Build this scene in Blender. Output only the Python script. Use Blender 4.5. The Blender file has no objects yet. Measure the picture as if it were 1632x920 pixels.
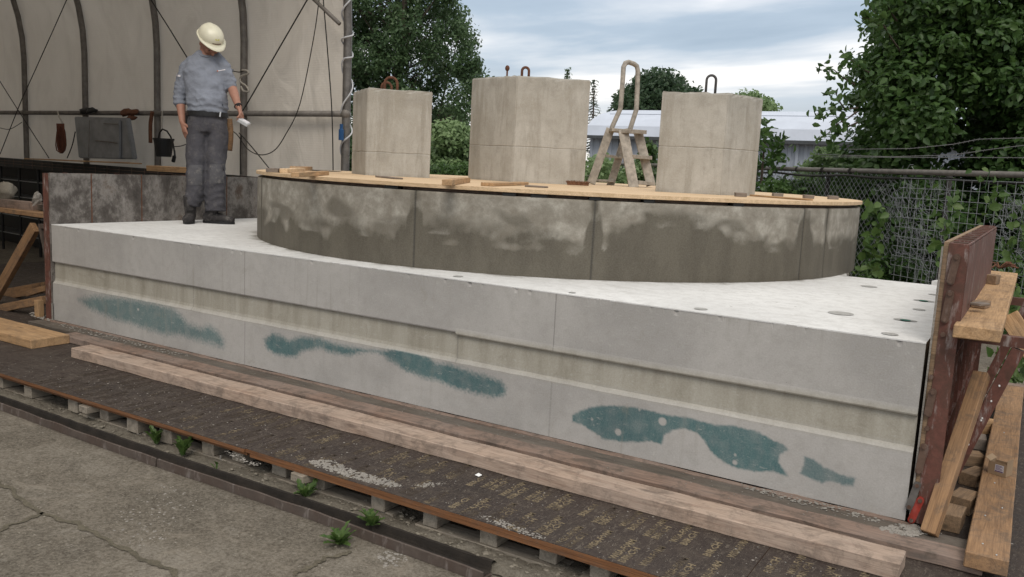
import bpy, bmesh, math, random
import numpy as np
from mathutils import Vector, Matrix, noise as mnoise
random.seed(7); RNG=np.random.default_rng(7)
S=bpy.context.scene; COL=S.collection
PI=math.pi
# ------------------------------------------------------------------ camera
CAM=np.array([6.7842,-3.9138,1.4221]); YAW,PIT,ROL,FPX=.5496,.1406,.0503,1362.6
def _rot():
    cy,sy=math.cos(YAW),math.sin(YAW);cp,sp=math.cos(PIT),math.sin(PIT);cr,sr=math.cos(ROL),math.sin(ROL)
    f=np.array([-sy*cp,cy*cp,-sp]); r=np.array([cy,sy,0.]); u=np.cross(r,f)
    return cr*r+sr*u,-sr*r+cr*u,f
CR,CU,CF=_rot()
def ray(u,v): return CF+(u-816)/FPX*CR-(v-460)/FPX*CU
def Pz(u,v,z): d=ray(u,v); return Vector(CAM+d*((z-CAM[2])/d[2]))
def Py(u,v,y): d=ray(u,v); return Vector(CAM+d*((y-CAM[1])/d[1]))
def Px(u,v,x): d=ray(u,v); return Vector(CAM+d*((x-CAM[0])/d[0]))
def Pd(u,v,d): return Vector(CAM+ray(u,v)*d)
cd=bpy.data.cameras.new('camera'); cam=bpy.data.objects.new('camera',cd); COL.objects.link(cam)
cam.matrix_world=Matrix(((CR[0],CU[0],-CF[0],CAM[0]),(CR[1],CU[1],-CF[1],CAM[1]),(CR[2],CU[2],-CF[2],CAM[2]),(0,0,0,1)))
cd.sensor_width=36; cd.lens=FPX/1632*36; cd.clip_end=2000; cd.clip_start=.05
S.camera=cam
# ------------------------------------------------------------------ light
SUN_EL,SUN_AZ=math.radians(50),math.radians(148)      # azimuth of the sun, measured from +Y towards +X
S.view_settings.view_transform='Standard'; S.view_settings.look='None'; S.view_settings.exposure=0.40; S.view_settings.gamma=1
W=bpy.data.worlds.new('World'); S.world=W; W.use_nodes=True
nt=W.node_tree; nt.nodes.clear(); N=nt.nodes.new; LK=nt.links.new
def setramp(n,stops):
    e=n.color_ramp.elements
    while len(e)<len(stops): e.new(.5)
    for i,(p,c) in enumerate(stops):
        e[i].position=p; e[i].color=(c,c,c,1) if not hasattr(c,'__len__') else (*c,1)
sky=N('ShaderNodeTexSky'); sky.sky_type='NISHITA'; sky.sun_disc=False; sky.sun_elevation=SUN_EL; sky.sun_rotation=SUN_AZ
bg=N('ShaderNodeBackground'); bg.inputs[1].default_value=.09; LK(sky.outputs[0],bg.inputs[0])
tc=N('ShaderNodeTexCoord'); sx=N('ShaderNodeSeparateXYZ'); LK(tc.outputs['Generated'],sx.inputs[0])
zz=N('ShaderNodeMath'); zz.operation='MAXIMUM'; zz.inputs[1].default_value=0; LK(sx.outputs[2],zz.inputs[0])
za=N('ShaderNodeMath'); za.operation='ADD'; za.inputs[1].default_value=.13; LK(zz.outputs[0],za.inputs[0])
dx=N('ShaderNodeMath'); dx.operation='DIVIDE'; LK(sx.outputs[0],dx.inputs[0]); LK(za.outputs[0],dx.inputs[1])
dy=N('ShaderNodeMath'); dy.operation='DIVIDE'; LK(sx.outputs[1],dy.inputs[0]); LK(za.outputs[0],dy.inputs[1])
cx=N('ShaderNodeCombineXYZ'); LK(dx.outputs[0],cx.inputs[0]); LK(dy.outputs[0],cx.inputs[1])
n1=N('ShaderNodeTexNoise'); n1.inputs['Scale'].default_value=.85; n1.inputs['Detail'].default_value=7; n1.inputs['Roughness'].default_value=.5; n1.inputs['Distortion'].default_value=.25
mpn=N('ShaderNodeMapping'); mpn.inputs['Rotation'].default_value=(0,0,-.25); mpn.inputs['Location'].default_value=(.6,1.7,0); mpn.inputs['Scale'].default_value=(.55,1.25,1); LK(cx.outputs[0],mpn.inputs[0]); LK(mpn.outputs[0],n1.inputs['Vector'])
r1=N('ShaderNodeValToRGB'); setramp(r1,[(.32,(.28,.355,.44)),(.45,(.40,.475,.56)),(.525,(.64,.67,.71)),(.60,(.97,.94,.91))]); LK(n1.outputs[0],r1.inputs[0])
# overcast skies brighten smoothly towards the zenith, and are pale at the horizon
rz=N('ShaderNodeMapRange'); rz.inputs['From Min'].default_value=.15; rz.inputs['From Max'].default_value=.9; rz.inputs['To Min'].default_value=.98; rz.inputs['To Max'].default_value=1.55; LK(sx.outputs[2],rz.inputs['Value'])
hz=N('ShaderNodeMapRange'); hz.inputs['From Min'].default_value=.02; hz.inputs['From Max'].default_value=.13; hz.inputs['To Min'].default_value=.55; hz.inputs['To Max'].default_value=0; LK(sx.outputs[2],hz.inputs['Value'])
hm=N('ShaderNodeMixRGB'); hm.inputs[2].default_value=(.86,.80,.76,1); LK(hz.outputs[0],hm.inputs[0])
zm=N('ShaderNodeMapRange'); zm.inputs['From Min'].default_value=.22; zm.inputs['From Max'].default_value=.6; zm.inputs['To Min'].default_value=0; zm.inputs['To Max'].default_value=.85; LK(sx.outputs[2],zm.inputs['Value'])
zmix=N('ShaderNodeMixRGB'); zmix.inputs[2].default_value=(.66,.645,.61,1); LK(zm.outputs[0],zmix.inputs[0]); LK(r1.outputs[0],zmix.inputs[1]); LK(zmix.outputs[0],hm.inputs[1])
bc=N('ShaderNodeBackground'); LK(hm.outputs[0],bc.inputs[0]); LK(rz.outputs[0],bc.inputs[1])
mxs=N('ShaderNodeMixShader'); mxs.inputs[0].default_value=.86; LK(bg.outputs[0],mxs.inputs[1]); LK(bc.outputs[0],mxs.inputs[2])
wo=N('ShaderNodeOutputWorld'); LK(mxs.outputs[0],wo.inputs[0])
sl=bpy.data.lights.new('sun','SUN'); sl.energy=1.1; sl.angle=math.radians(25); sl.color=(1,.92,.82)
so=bpy.data.objects.new('sun',sl); COL.objects.link(so)
sd=Vector((math.sin(SUN_AZ)*math.cos(SUN_EL),math.cos(SUN_AZ)*math.cos(SUN_EL),math.sin(SUN_EL)))
so.rotation_euler=sd.to_track_quat('Z','Y').to_euler(); so.location=sd*40
# ------------------------------------------------------------------ materials
class NT:
    def __init__(s,name):
        s.m=bpy.data.materials.new(name); s.m.use_nodes=True; s.t=s.m.node_tree
        s.b=s.t.nodes['Principled BSDF']; s.o=s.t.nodes['Material Output']
    def n(s,t,**k):
        x=s.t.nodes.new('ShaderNode'+t)
        for a,b in k.items(): setattr(x,a,b)
        return x
    def l(s,a,b): s.t.links.new(a,b)
    def coord(s,kind='pos',scale=(1,1,1),rnd=False):
        if kind=='pos': o=s.n('NewGeometry').outputs['Position']
        else: o=s.n('TexCoord').outputs['Object']
        m=s.n('Mapping'); m.inputs['Scale'].default_value=scale; s.l(o,m.inputs['Vector'])
        if rnd:
            oi=s.n('ObjectInfo'); mm=s.n('Math',operation='MULTIPLY'); mm.inputs[1].default_value=37; s.l(oi.outputs['Random'],mm.inputs[0])
            c=s.n('CombineXYZ'); [s.l(mm.outputs[0],c.inputs[i]) for i in range(3)]; s.l(c.outputs[0],m.inputs['Location'])
        return m.outputs[0]
    def noise(s,vec,scale,detail=5,rough=.55,dist=0):
        x=s.n('TexNoise'); x.inputs['Scale'].default_value=scale; x.inputs['Detail'].default_value=detail; x.inputs['Roughness'].default_value=rough; x.inputs['Distortion'].default_value=dist
        s.l(vec,x.inputs['Vector']); return x.outputs[0]
    def vor(s,vec,scale,feature='F1'):
        x=s.n('TexVoronoi',feature=feature); x.inputs['Scale'].default_value=scale; s.l(vec,x.inputs['Vector']); return x.outputs['Distance']
    def ramp(s,fac,stops):
        r=s.n('ValToRGB'); setramp(r,stops); s.l(fac,r.inputs[0]); return r.outputs[0]
    def mix(s,fac,a,b,mode='MIX'):
        x=s.n('MixRGB',blend_type=mode)
        for i,v in enumerate((fac,a,b)):
            if isinstance(v,(int,float)): x.inputs[i].default_value=v if i==0 else (v,v,v,1)
            elif isinstance(v,tuple): x.inputs[i].default_value=(*v,1)
            else: s.l(v,x.inputs[i])
        return x.outputs[0]
    def math(s,op,a,b=0):
        x=s.n('Math',operation=op)
        for i,v in enumerate((a,b)):
            if isinstance(v,(int,float)): x.inputs[i].default_value=v
            else: s.l(v,x.inputs[i])
        return x.outputs[0]
    def attr(s,name):
        x=s.n('Attribute',attribute_name=name); return x
    def bump(s,h,strength=.3,dist=.01,prev=None):
        b=s.n('Bump'); b.inputs['Strength'].default_value=strength; b.inputs['Distance'].default_value=dist; s.l(h,b.inputs['Height'])
        if prev is not None: s.l(prev,b.inputs['Normal'])
        s.l(b.outputs[0],s.b.inputs['Normal']); return b.outputs[0]
    def fin(s,col=None,rough=.8,metal=0,spec=.3):
        if col is not None:
            if isinstance(col,tuple): s.b.inputs['Base Color'].default_value=(*col,1)
            else: s.l(col,s.b.inputs['Base Color'])
        if isinstance(rough,(int,float)): s.b.inputs['Roughness'].default_value=rough
        else: s.l(rough,s.b.inputs['Roughness'])
        s.b.inputs['Metallic'].default_value=metal; s.b.inputs['Specular IOR Level'].default_value=spec
        return s.m
def mul(c,k): return tuple(x*k for x in c)
def concrete(name,c,var=.18,scale=1.0,streak=0,pores=.5,bump=.25,rough=.88,tint=(1,.97,.9)):
    t=NT(name); v=t.coord(); vs=t.coord(scale=(1,1,.3))
    a=t.noise(v,1.7*scale,6,.62,.3); b=t.noise(v,19*scale,5,.65); f=t.noise(v,140,3,.6)
    col=t.ramp(a,[(.35,mul(c,1-var)),(.5,c),(.65,mul(c,1+var*.8))])
    col=t.mix(.45,col,t.ramp(b,[(.38,mul(tuple(x*y for x,y in zip(c,tint)),1-var*1.5)),(.62,mul(c,1+var))]))
    if streak:
        sx_=t.noise(vs,7,6,.65); col=t.mix(t.ramp(sx_,[(.42,streak),(.6,0)]),col,mul(c,.62))
    # fine trowel scratches and small blotches
    p=t.vor(v,55); pn=t.noise(v,6,3); pm=t.math('MULTIPLY',t.ramp(p,[(.0,1),(.11,0)]),t.ramp(pn,[(.5,0),(.62,pores)]))
    col=t.mix(pm,col,mul(c,.35))
    col=t.mix(.16,col,t.ramp(f,[(.3,mul(c,.6)),(.7,mul(c,1.35))]))
    n=t.bump(b,bump*.5,.01); n=t.bump(f,bump,.003,n); n=t.bump(pm,-.3,.004,n)
    return t.fin(col,rough)
def wood(name,c,dark=None,grey=0,dirt=.25,kind='obj',gs=1.0,rough=.75,knots=True):
    t=NT(name); dark=dark or mul(c,.62)
    v=t.coord(kind,(1.2,14*gs,14*gs),True); v2=t.coord(kind,(1,1,1),True); v3=t.coord(kind,(3,60,60),True)
    g=t.noise(v,2.2,6,.6,1.2); f=t.noise(v3,3,4,.6); b=t.noise(v2,2.6,5,.6)
    col=t.ramp(g,[(.36,dark),(.5,c),(.64,mul(c,1.22))])
    col=t.mix(.4,col,t.ramp(f,[(.36,mul(dark,.7)),(.62,mul(c,1.25))]))
    if knots:
        kv=t.coord(kind,(2.2,9,9),True); k=t.vor(kv,1.1); col=t.mix(t.ramp(k,[(.06,.85),(.15,0)]),col,mul(dark,.55))
    gc=(.30,.28,.26)
    if grey: col=t.mix(t.ramp(b,[(.35,grey),(.65,grey*.4)]),col,gc)
    d=t.noise(v2,9,7,.78,.5); col=t.mix(t.ramp(d,[(.48,0),(.62,dirt)]),col,(.10,.08,.065))
    n=t.bump(f,.25,.003); t.bump(g,.25,.004,n)
    return t.fin(col,rough)
def plain(name,c,rough=.6,metal=0,var=.15,scale=8,bump=.1,spec=.4,kind='pos'):
    t=NT(name); v=t.coord(kind,rnd=(kind!='pos')); a=t.noise(v,scale,6,.65); col=t.ramp(a,[(.3,mul(c,1-var)),(.7,mul(c,1+var))])
    f=t.noise(v,scale*12,3); t.bump(f,bump,.003)
    return t.fin(col,rough,metal,spec)
def paintmetal(name,c,rust=(.10,.045,.025),amt=.5,white=.2,rough=.62,scale=9):
    t=NT(name); v=t.coord('obj'); v=t.coord('pos'); a=t.noise(v,scale,7,.7,.4); b=t.noise(v,scale*4,5,.7); vs=t.coord('pos',(1,1,.25)); st=t.noise(vs,22,6,.7)
    col=t.ramp(b,[(.3,mul(c,.75)),(.7,mul(c,1.2))])
    col=t.mix(t.ramp(a,[(.45,0),(.6,amt)]),col,rust)
    col=t.mix(t.ramp(st,[(.55,0),(.68,white)]),col,(.42,.38,.36))
    t.bump(a,.35,.003)
    return t.fin(col,rough,.0,.35)
M={}
M['conc_top']=None
def slab_front():
    t=NT('slab_front_concrete'); v=t.coord(); vs=t.coord(scale=(1,1,.2)); at=t.attr('mask'); sp=t.n('SeparateColor'); t.l(at.outputs['Color'],sp.inputs[0])
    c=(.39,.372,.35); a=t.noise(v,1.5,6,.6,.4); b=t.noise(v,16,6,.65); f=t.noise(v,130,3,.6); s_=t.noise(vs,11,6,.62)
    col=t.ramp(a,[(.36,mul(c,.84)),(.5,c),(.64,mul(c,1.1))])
    col=t.mix(t.ramp(b,[(.47,0),(.66,.35)]),col,(.29,.275,.245)); 
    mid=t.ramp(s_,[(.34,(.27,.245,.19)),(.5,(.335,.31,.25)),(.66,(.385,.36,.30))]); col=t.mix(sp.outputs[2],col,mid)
    v4=t.coord(scale=(1,1,1.6)); bl=t.noise(v4,4.2,8,.72,.8); bm=t.math('MULTIPLY',t.ramp(bl,[(.57,0),(.66,.42)]),sp.outputs[2]); col=t.mix(bm,col,(.19,.165,.12))
    sc=t.noise(v,28,7,.8,1.5); scm=t.ramp(sc,[(.66,0),(.70,.5)]); col=t.mix(scm,col,(.25,.225,.19))
    tv=t.noise(v,40,5,.75); tst=t.noise(t.coord(scale=(1,1,.25)),34,5,.7); teal=t.mix(.28,t.ramp(a,[(.4,(.020,.082,.092)),(.6,(.038,.122,.130))]),t.ramp(tst,[(.38,(.020,.080,.084)),(.62,(.075,.165,.155))])); tm=t.math('MULTIPLY',sp.outputs[0],t.ramp(tv,[(.3,.9),(.5,1.0)]))
    tm=t.math('SUBTRACT',tm,t.math('MULTIPLY',t.ramp(b,[(.5,0),(.7,.16)]),sp.outputs[0])); 
    col=t.mix(t.math('MAXIMUM',tm,0),col,teal)
    col=t.mix(t.math('MULTIPLY',sp.outputs[1],.75),col,(.12,.11,.10))
    col=t.mix(.14,col,t.ramp(f,[(.3,.2),(.7,.6)]))
    p=t.vor(v,26); pn=t.noise(v,4,3); pm=t.math('MULTIPLY',t.ramp(p,[(0,1),(.07,0)]),t.ramp(pn,[(.52,0),(.6,.8)])); col=t.mix(pm,col,(.12,.11,.1))
    fs=t.noise(t.coord(scale=(.35,1,1)),60,4,.75,.6); col=t.mix(t.ramp(fs,[(.60,0),(.66,.3)]),col,(.50,.49,.46)); dk=t.noise(v,2.3,9,.8,1.2); col=t.mix(t.ramp(dk,[(.60,0),(.70,.35)]),col,(.24,.215,.17))
    run=t.noise(t.coord(scale=(1,1,.06)),26,4,.6); rm=t.noise(v,1.1,3,.5); col=t.mix(t.math('MULTIPLY',t.ramp(run,[(.56,0),(.68,.4)]),t.ramp(rm,[(.45,0),(.6,1)])),col,(.26,.245,.21))
    n=t.bump(b,.12,.01); t.bump(f,.2,.003,n)
    return t.fin(col,.85)
M['front']=slab_front()
def slab_top():
    t=NT('slab_top_concrete'); g=t.n('NewGeometry'); v=t.coord(); a=t.noise(v,1.4,7,.65,.3); b=t.noise(v,14,6,.7); f=t.noise(v,90,4,.7)
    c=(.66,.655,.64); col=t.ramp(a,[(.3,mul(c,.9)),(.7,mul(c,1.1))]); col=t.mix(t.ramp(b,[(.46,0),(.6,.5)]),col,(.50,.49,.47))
    sc=t.noise(v,22,8,.8,2.); col=t.mix(t.ramp(sc,[(.61,0),(.66,.6)]),col,(.30,.28,.25)); tr=t.noise(t.coord(scale=(.4,1.6,1)),5,7,.75,1.); col=t.mix(t.ramp(tr,[(.54,0),(.66,.4)]),col,(.40,.385,.355)); dt=t.vor(v,13); dn=t.noise(v,3,4); col=t.mix(t.math('MULTIPLY',t.ramp(dt,[(.05,.8),(.10,0)]),t.ramp(dn,[(.5,0),(.56,1)])),col,(.22,.20,.17))
    # damp ring of slurry at the foot of the plinth
    vm=t.n('VectorMath',operation='DISTANCE'); m2=t.n('Mapping'); m2.inputs['Scale'].default_value=(1,1,0); t.l(g.outputs['Position'],m2.inputs['Vector']); t.l(m2.outputs[0],vm.inputs[0]); vm.inputs[1].default_value=(3.13,2.68,0)
    rr=t.math('ADD',vm.outputs['Value'],t.math('MULTIPLY',t.math('SUBTRACT',t.noise(v,3.2,6,.7),.5),-.55))
    col=t.mix(t.ramp(t.math('MULTIPLY',t.math('SUBTRACT',rr,2.4),2.0),[(.12,.85),(.30,0)]),col,(.17,.155,.125))
    col=t.mix(.12,col,t.ramp(f,[(.3,.35),(.7,1.0)]))
    n=t.bump(b,.25,.006); t.bump(f,.35,.003,n); return t.fin(col,.9)
M['top']=slab_top()
def plinth_mat():
    t=NT('plinth_render'); v=t.coord(); at=t.attr('mask'); sp=t.n('SeparateColor'); t.l(at.outputs['Color'],sp.inputs[0])
    b=t.noise(v,12,7,.7); f=t.noise(v,120,3,.6); a=t.noise(v,3.2,6,.65,.6); vs=t.coord(scale=(1,1,.35)); s_=t.noise(vs,7,6,.65)
    dry=t.ramp(b,[(.36,(.22,.195,.155)),(.5,(.29,.265,.22)),(.64,(.40,.375,.32))]); dry=t.mix(t.ramp(a,[(.42,0),(.60,.55)]),dry,(.165,.145,.11))
    wet=t.ramp(s_,[(.4,(.086,.073,.050)),(.6,(.112,.097,.069))])
    w=t.math('ADD',sp.outputs[0],t.math('MULTIPLY',t.math('SUBTRACT',b,.5),.9)); col=t.mix(t.ramp(w,[(.22,0),(.78,1)]),dry,wet)
    ef=t.math('MULTIPLY',sp.outputs[2],t.ramp(b,[(.4,.1),(.65,.6)])); col=t.mix(ef,col,(.40,.375,.32))
    col=t.mix(t.math('MULTIPLY',sp.outputs[1],.85),col,(.028,.025,.018))
    col=t.mix(.1,col,t.ramp(f,[(.3,.08),(.7,.4)]))
    n=t.bump(b,.2,.006); t.bump(f,.25,.003,n); return t.fin(col,t.ramp(w,[(.3,.9),(.7,.62)]),spec=.35)
M['plinth']=plinth_mat()
M['pillar']=concrete('pillar_concrete',(.41,.375,.32),.16,1.6,.34,.7,.3)
def pillar_mat():
    t=NT('cast_pillar'); oi=t.n('ObjectInfo'); v=t.coord('pos',(1,1,1),True); vs=t.coord('pos',(1,1,.12),True); a=t.noise(v,1.9,7,.65,.5); b=t.noise(v,11,7,.72); s_=t.noise(vs,8,6,.66); s2=t.noise(vs,30,4,.6); f=t.noise(v,120,3,.6)
    c=(.40,.375,.325); col=t.ramp(a,[(.36,(.335,.305,.25)),(.5,c),(.64,(.465,.44,.39))]); col=t.mix(t.ramp(b,[(.46,0),(.64,.4)]),col,(.30,.275,.23)); col=t.mix(t.ramp(s_,[(.50,0),(.62,.5)]),col,(.245,.22,.175)); col=t.mix(t.ramp(s2,[(.56,0),(.68,.35)]),col,(.52,.50,.45))
    p=t.vor(v,34); pn=t.noise(v,4,3); pm=t.math('MULTIPLY',t.ramp(p,[(0,1),(.10,0)]),t.ramp(pn,[(.46,0),(.54,.85)])); col=t.mix(pm,col,(.10,.09,.075)); p2=t.vor(v,11); pm2=t.ramp(p2,[(0,.8),(.045,0)]); col=t.mix(pm2,col,(.11,.10,.08))
    at=t.attr('edge'); col=t.mix(t.math('MULTIPLY',at.outputs['Fac'],t.ramp(b,[(.38,.25),(.6,.8)])),col,(.17,.155,.125)); col=t.mix(.12,col,t.ramp(f,[(.3,.15),(.7,.6)]))
    n=t.bump(b,.25,.008); n=t.bump(f,.25,.003,n); t.bump(pm,-.4,.004,n); return t.fin(col,.9)
M['pillar']=pillar_mat()
M['pillar_top']=concrete('pillar_top_concrete',(.33,.31,.27),.2,2)
M['holes']=concrete('plug_mortar',(.36,.355,.34),.25,4)
M['green']=plain('green_plastic',(.02,.13,.09),.5)
def yard():
    t=NT('yard_concrete'); v=t.coord(); a=t.noise(v,.9,8,.68,.5); b=t.noise(v,7,8,.75,.6); f=t.noise(v,70,5,.75); 
    c=(.140,.118,.090); col=t.ramp(a,[(.38,mul(c,.62)),(.5,c),(.62,(.21,.185,.15))])
    col=t.mix(t.ramp(b,[(.47,0),(.62,.65)]),col,(.065,.053,.038)); col=t.mix(t.ramp(b,[(.34,.5),(.44,0)]),col,(.25,.225,.19))
    sp=t.noise(v,38,6,.85,1.); col=t.mix(t.ramp(sp,[(.60,0),(.645,.8)]),col,(.36,.335,.29)); sp2=t.noise(v,30,6,.85); col=t.mix(t.ramp(sp2,[(.35,.8),(.40,0)]),col,(.035,.03,.025))
    col=t.mix(.45,col,t.ramp(f,[(.36,(.045,.037,.028)),(.64,(.30,.27,.225))])); cr_=t.vor(t.coord(scale=(1,1,1)),2.1,'DISTANCE_TO_EDGE'); cn=t.noise(v,1.3,4); col=t.mix(t.math('MULTIPLY',t.ramp(cr_,[(0,.25),(.008,0)]),t.ramp(cn,[(.5,0),(.58,1)])),col,(.05,.043,.033)); mo=t.noise(v,3.1,7,.8,1.); col=t.mix(t.ramp(mo,[(.56,0),(.66,.5)]),col,(.26,.225,.18))
    n=t.bump(b,.5,.02); t.bump(f,.7,.006,n); return t.fin(col,.93,spec=.2)
M['yard']=yard()
def soil():
    t=NT('gritty_soil'); v=t.coord(); b=t.noise(v,9,8,.75,.5); f=t.noise(v,55,6,.8); c=t.ramp(b,[(.3,(.09,.075,.055)),(.5,(.19,.165,.125)),(.7,(.30,.27,.22))]); c=t.mix(.4,c,t.ramp(f,[(.3,(.04,.035,.028)),(.7,(.38,.35,.30))]))
    n=t.bump(b,.8,.02); t.bump(f,1,.01,n); return t.fin(c,.95,spec=.15)
M['soil']=soil()
def filmply():
    t=NT('film_faced_ply'); v=t.coord(); vd=t.coord(scale=(3.2,1,1)); a=t.noise(v,1.6,7,.65,.3); b=t.noise(v,11,8,.78,.7); f=t.noise(v,60,6,.8); 
    col=t.ramp(a,[(.3,(.017,.011,.010)),(.7,(.038,.025,.021))]); col=t.mix(t.ramp(b,[(.46,0),(.64,.55)]),col,(.085,.066,.05))
    sp=t.noise(vd,26,7,.85,.8); col=t.mix(t.ramp(sp,[(.55,0),(.60,.65)]),col,(.20,.17,.135)); s2=t.vor(v,17); s3=t.noise(v,5,4); col=t.mix(t.math('MULTIPLY',t.ramp(s2,[(.06,1),(.12,0)]),t.ramp(s3,[(.5,0),(.6,1)])),col,(.42,.39,.35))
    col=t.mix(.22,col,t.ramp(f,[(.36,.008),(.64,(.12,.095,.075))])); n=t.bump(b,.3,.005); t.bump(f,.4,.003,n); return t.fin(col,t.ramp(b,[(.3,.45),(.6,.85)]),spec=.4)
M['film']=filmply()
M['plyedge']=wood('ply_edge',(.19,.085,.036),(.10,.045,.022),0,.3,'pos',3,knots=False)
def printmat():
    t=NT('worn_yellow_print'); v=t.coord(); b=t.noise(v,5.5,7,.7); f=t.noise(v,50,5,.8); c=t.ramp(f,[(.36,(.055,.042,.03)),(.52,(.235,.185,.115))]); px_=t.n('SeparateXYZ'); t.l(t.n('NewGeometry').outputs['Position'],px_.inputs[0]); mr=t.n('MapRange'); mr.inputs['From Min'].default_value=2.0; mr.inputs['From Max'].default_value=5.2; mr.inputs['To Min'].default_value=.16; mr.inputs['To Max'].default_value=0; t.l(px_.outputs[0],mr.inputs['Value']); c=t.mix(t.ramp(t.math('ADD',b,mr.outputs[0]),[(.46,.12),(.60,.97)]),c,(.040,.029,.022)); return t.fin(c,.7)
M['print']=printmat()
M['residue']=concrete('cement_residue',(.27,.25,.225),.3,6,0,.8,.8)
M['beam']=wood('limed_beam_wood',(.42,.305,.23),(.28,.175,.12),.35,.5)
M['oldboard']=wood('weathered_board',(.225,.14,.10),(.12,.072,.05),.35,.75)
M['darkboard']=wood('dark_weathered_board',(.095,.075,.055),(.035,.028,.022),.25,.8)
M['fresh']=wood('fresh_pine',(.43,.27,.14),(.30,.175,.08),.05,.35)
M['tan']=wood('tan_plank',(.30,.17,.08),(.19,.10,.045),.12,.55)
M['tan2']=wood('dusty_offcut',(.27,.175,.10),(.16,.10,.055),.12,.4)
M['pallet']=wood('pallet_wood',(.29,.25,.195),(.17,.14,.10),.3,.4)
M['pale']=wood('pale_ply',(.60,.44,.28),(.50,.35,.20),0,.10,gs=.6,knots=False)
M['block']=wood('grey_block',(.20,.155,.12),(.13,.10,.08),.3,.3)
M['redsteel']=paintmetal('red_brown_steel',(.132,.054,.040),(.075,.040,.028),.75,.6)
M['redpaint']=paintmetal('bright_red_paint',(.33,.035,.022),(.12,.03,.02),.4,.1)
M['clamp']=paintmetal('rusty_clamp',(.12,.075,.055),(.06,.03,.02),.6,.25)
M['galv']=plain('galvanised_tube',(.155,.145,.135),.5,.55,.3,14)
M['darkgalv']=plain('dull_tube',(.16,.145,.13),.6,.3,.3,12)
M['rust']=plain('rusty_rebar',(.13,.055,.03),.85,.1,.35,30,.5)
M['greysteel']=plain('grey_rebar',(.085,.08,.08),.6,.5,.25,30)
M['darksteel']=paintmetal('channel_steel',(.085,.066,.055),(.065,.042,.032),.6,.3,.7,5)
M['black']=plain('black_plastic',(.012,.012,.012),.55,0,.3)
M['cable']=plain('dark_cable',(.02,.018,.016),.7)
M['rope']=plain('pale_rope',(.42,.39,.34),.9,0,.2,40)
M['whiterope']=plain('white_cord',(.45,.46,.48),.8)
M['brush']=plain('brown_bristle',(.16,.075,.04),.95,0,.4,60,1)
M['bluegrey']=plain('blue_grey_sheet',(.22,.225,.23),.5,.2,.25,5,.3)
M['orange']=plain('rust_orange_cord',(.14,.05,.03),.9)
M['blue']=plain('blue_plastic',(.01,.06,.17),.5)
M['alu']=plain('spattered_aluminium',(.33,.295,.25),.7,.15,.35,22,.4)
M['wire']=plain('galvanised_wire',(.24,.25,.255),.6,.1,.2,6)
M['chain']=plain('dark_chain_wire',(.12,.125,.12),.6,.3,.2,6)
M['barb']=plain('strand_wire',(.20,.20,.20),.6,.4)
M['bark']=plain('bark',(.065,.05,.038),.95,0,.4,10,.8)
M['white']=plain('white_bits',(.75,.75,.74),.6)
M['card']=plain('cardboard',(.30,.21,.13),.85,0,.12,5)
M['label']=plain('white_label',(.62,.60,.62),.6)
M['ink']=plain('purple_ink',(.09,.03,.12),.6)
def tarpmat():
    t=NT('tarpaulin'); v=t.coord(); a=t.noise(v,.7,5,.6,.5); b=t.noise(t.coord(scale=(1,1,.45)),2.4,5,.55,1.0); fi=t.noise(v,60,3)
    col=t.ramp(a,[(.3,(.64,.59,.525)),(.65,(.74,.69,.62))]); col=t.mix(t.ramp(b,[(.5,0),(.7,.25)]),col,(.42,.38,.33))
    wv=t.n('TexWave',wave_type='BANDS',bands_direction='Z'); wv.inputs['Scale'].default_value=12; wv.inputs['Distortion'].default_value=1.0; t.l(v,wv.inputs['Vector'])
    n=t.bump(b,.5,.08); n=t.bump(wv.outputs[1],.06,.01,n); t.l(col,t.b.inputs['Base Color']); t.b.inputs['Roughness'].default_value=.7
    tr=t.n('BsdfTranslucent'); t.l(col,tr.inputs[0]); ms=t.n('MixShader'); ms.inputs[0].default_value=.22; t.l(t.b.outputs[0],ms.inputs[1]); t.l(tr.outputs[0],ms.inputs[2]); t.l(ms.outputs[0],t.o.inputs[0]); t.b.inputs['Specular IOR Level'].default_value=.2
    return t.m
M['tarp']=tarpmat()
def stainply():
    t=NT('slurry_stained_ply'); v=t.coord(scale=(1,1,.8)); a=t.noise(v,3.4,9,.75,.15); b=t.noise(v,16,7,.78,.1); f=t.noise(t.coord(scale=(1,1,.3)),22,6,.7)
    col=t.ramp(a,[(.3,(.035,.030,.027)),(.45,(.10,.088,.078)),(.56,(.24,.22,.20)),(.66,(.12,.09,.07))]); col=t.mix(t.ramp(b,[(.46,0),(.7,.6)]),col,(.045,.035,.03)); col=t.mix(t.ramp(f,[(.6,0),(.72,.5)]),col,(.36,.34,.32))
    t.bump(b,.2,.004); return t.fin(col,.7)
M['stain']=stainply()
def leafmat(name,c,c2):
    t=NT(name); at=t.attr('tint'); col=t.ramp(at.outputs['Fac'],[(0,c),(1,c2)]); t.l(col,t.b.inputs['Base Color']); t.b.inputs['Roughness'].default_value=.45; t.b.inputs['Specular IOR Level'].default_value=.35
    tr=t.n('BsdfTranslucent'); t.l(t.mix(.5,col,mul(c2,1.3)),tr.inputs[0]); ms=t.n('MixShader'); ms.inputs[0].default_value=.36; t.l(t.b.outputs[0],ms.inputs[1]); t.l(tr.outputs[0],ms.inputs[2]); t.l(ms.outputs[0],t.o.inputs[0]); return t.m
M['leaf_hedge']=leafmat('broad_leaf',(.027,.064,.017),(.085,.152,.042))
M['leaf_tree']=leafmat('tree_leaf',(.040,.082,.036),(.105,.165,.072))
M['leaf_light']=leafmat('light_leaf',(.10,.165,.06),(.26,.36,.17))
M['leaf_far']=leafmat('far_leaf',(.032,.062,.036),(.075,.12,.060))
M['leaf_weed']=leafmat('weed_leaf',(.045,.095,.022),(.105,.165,.045))
M['shedroof']=plain('shed_roof_sheet',(.50,.54,.62),.5,0,.06,1.5)
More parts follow.
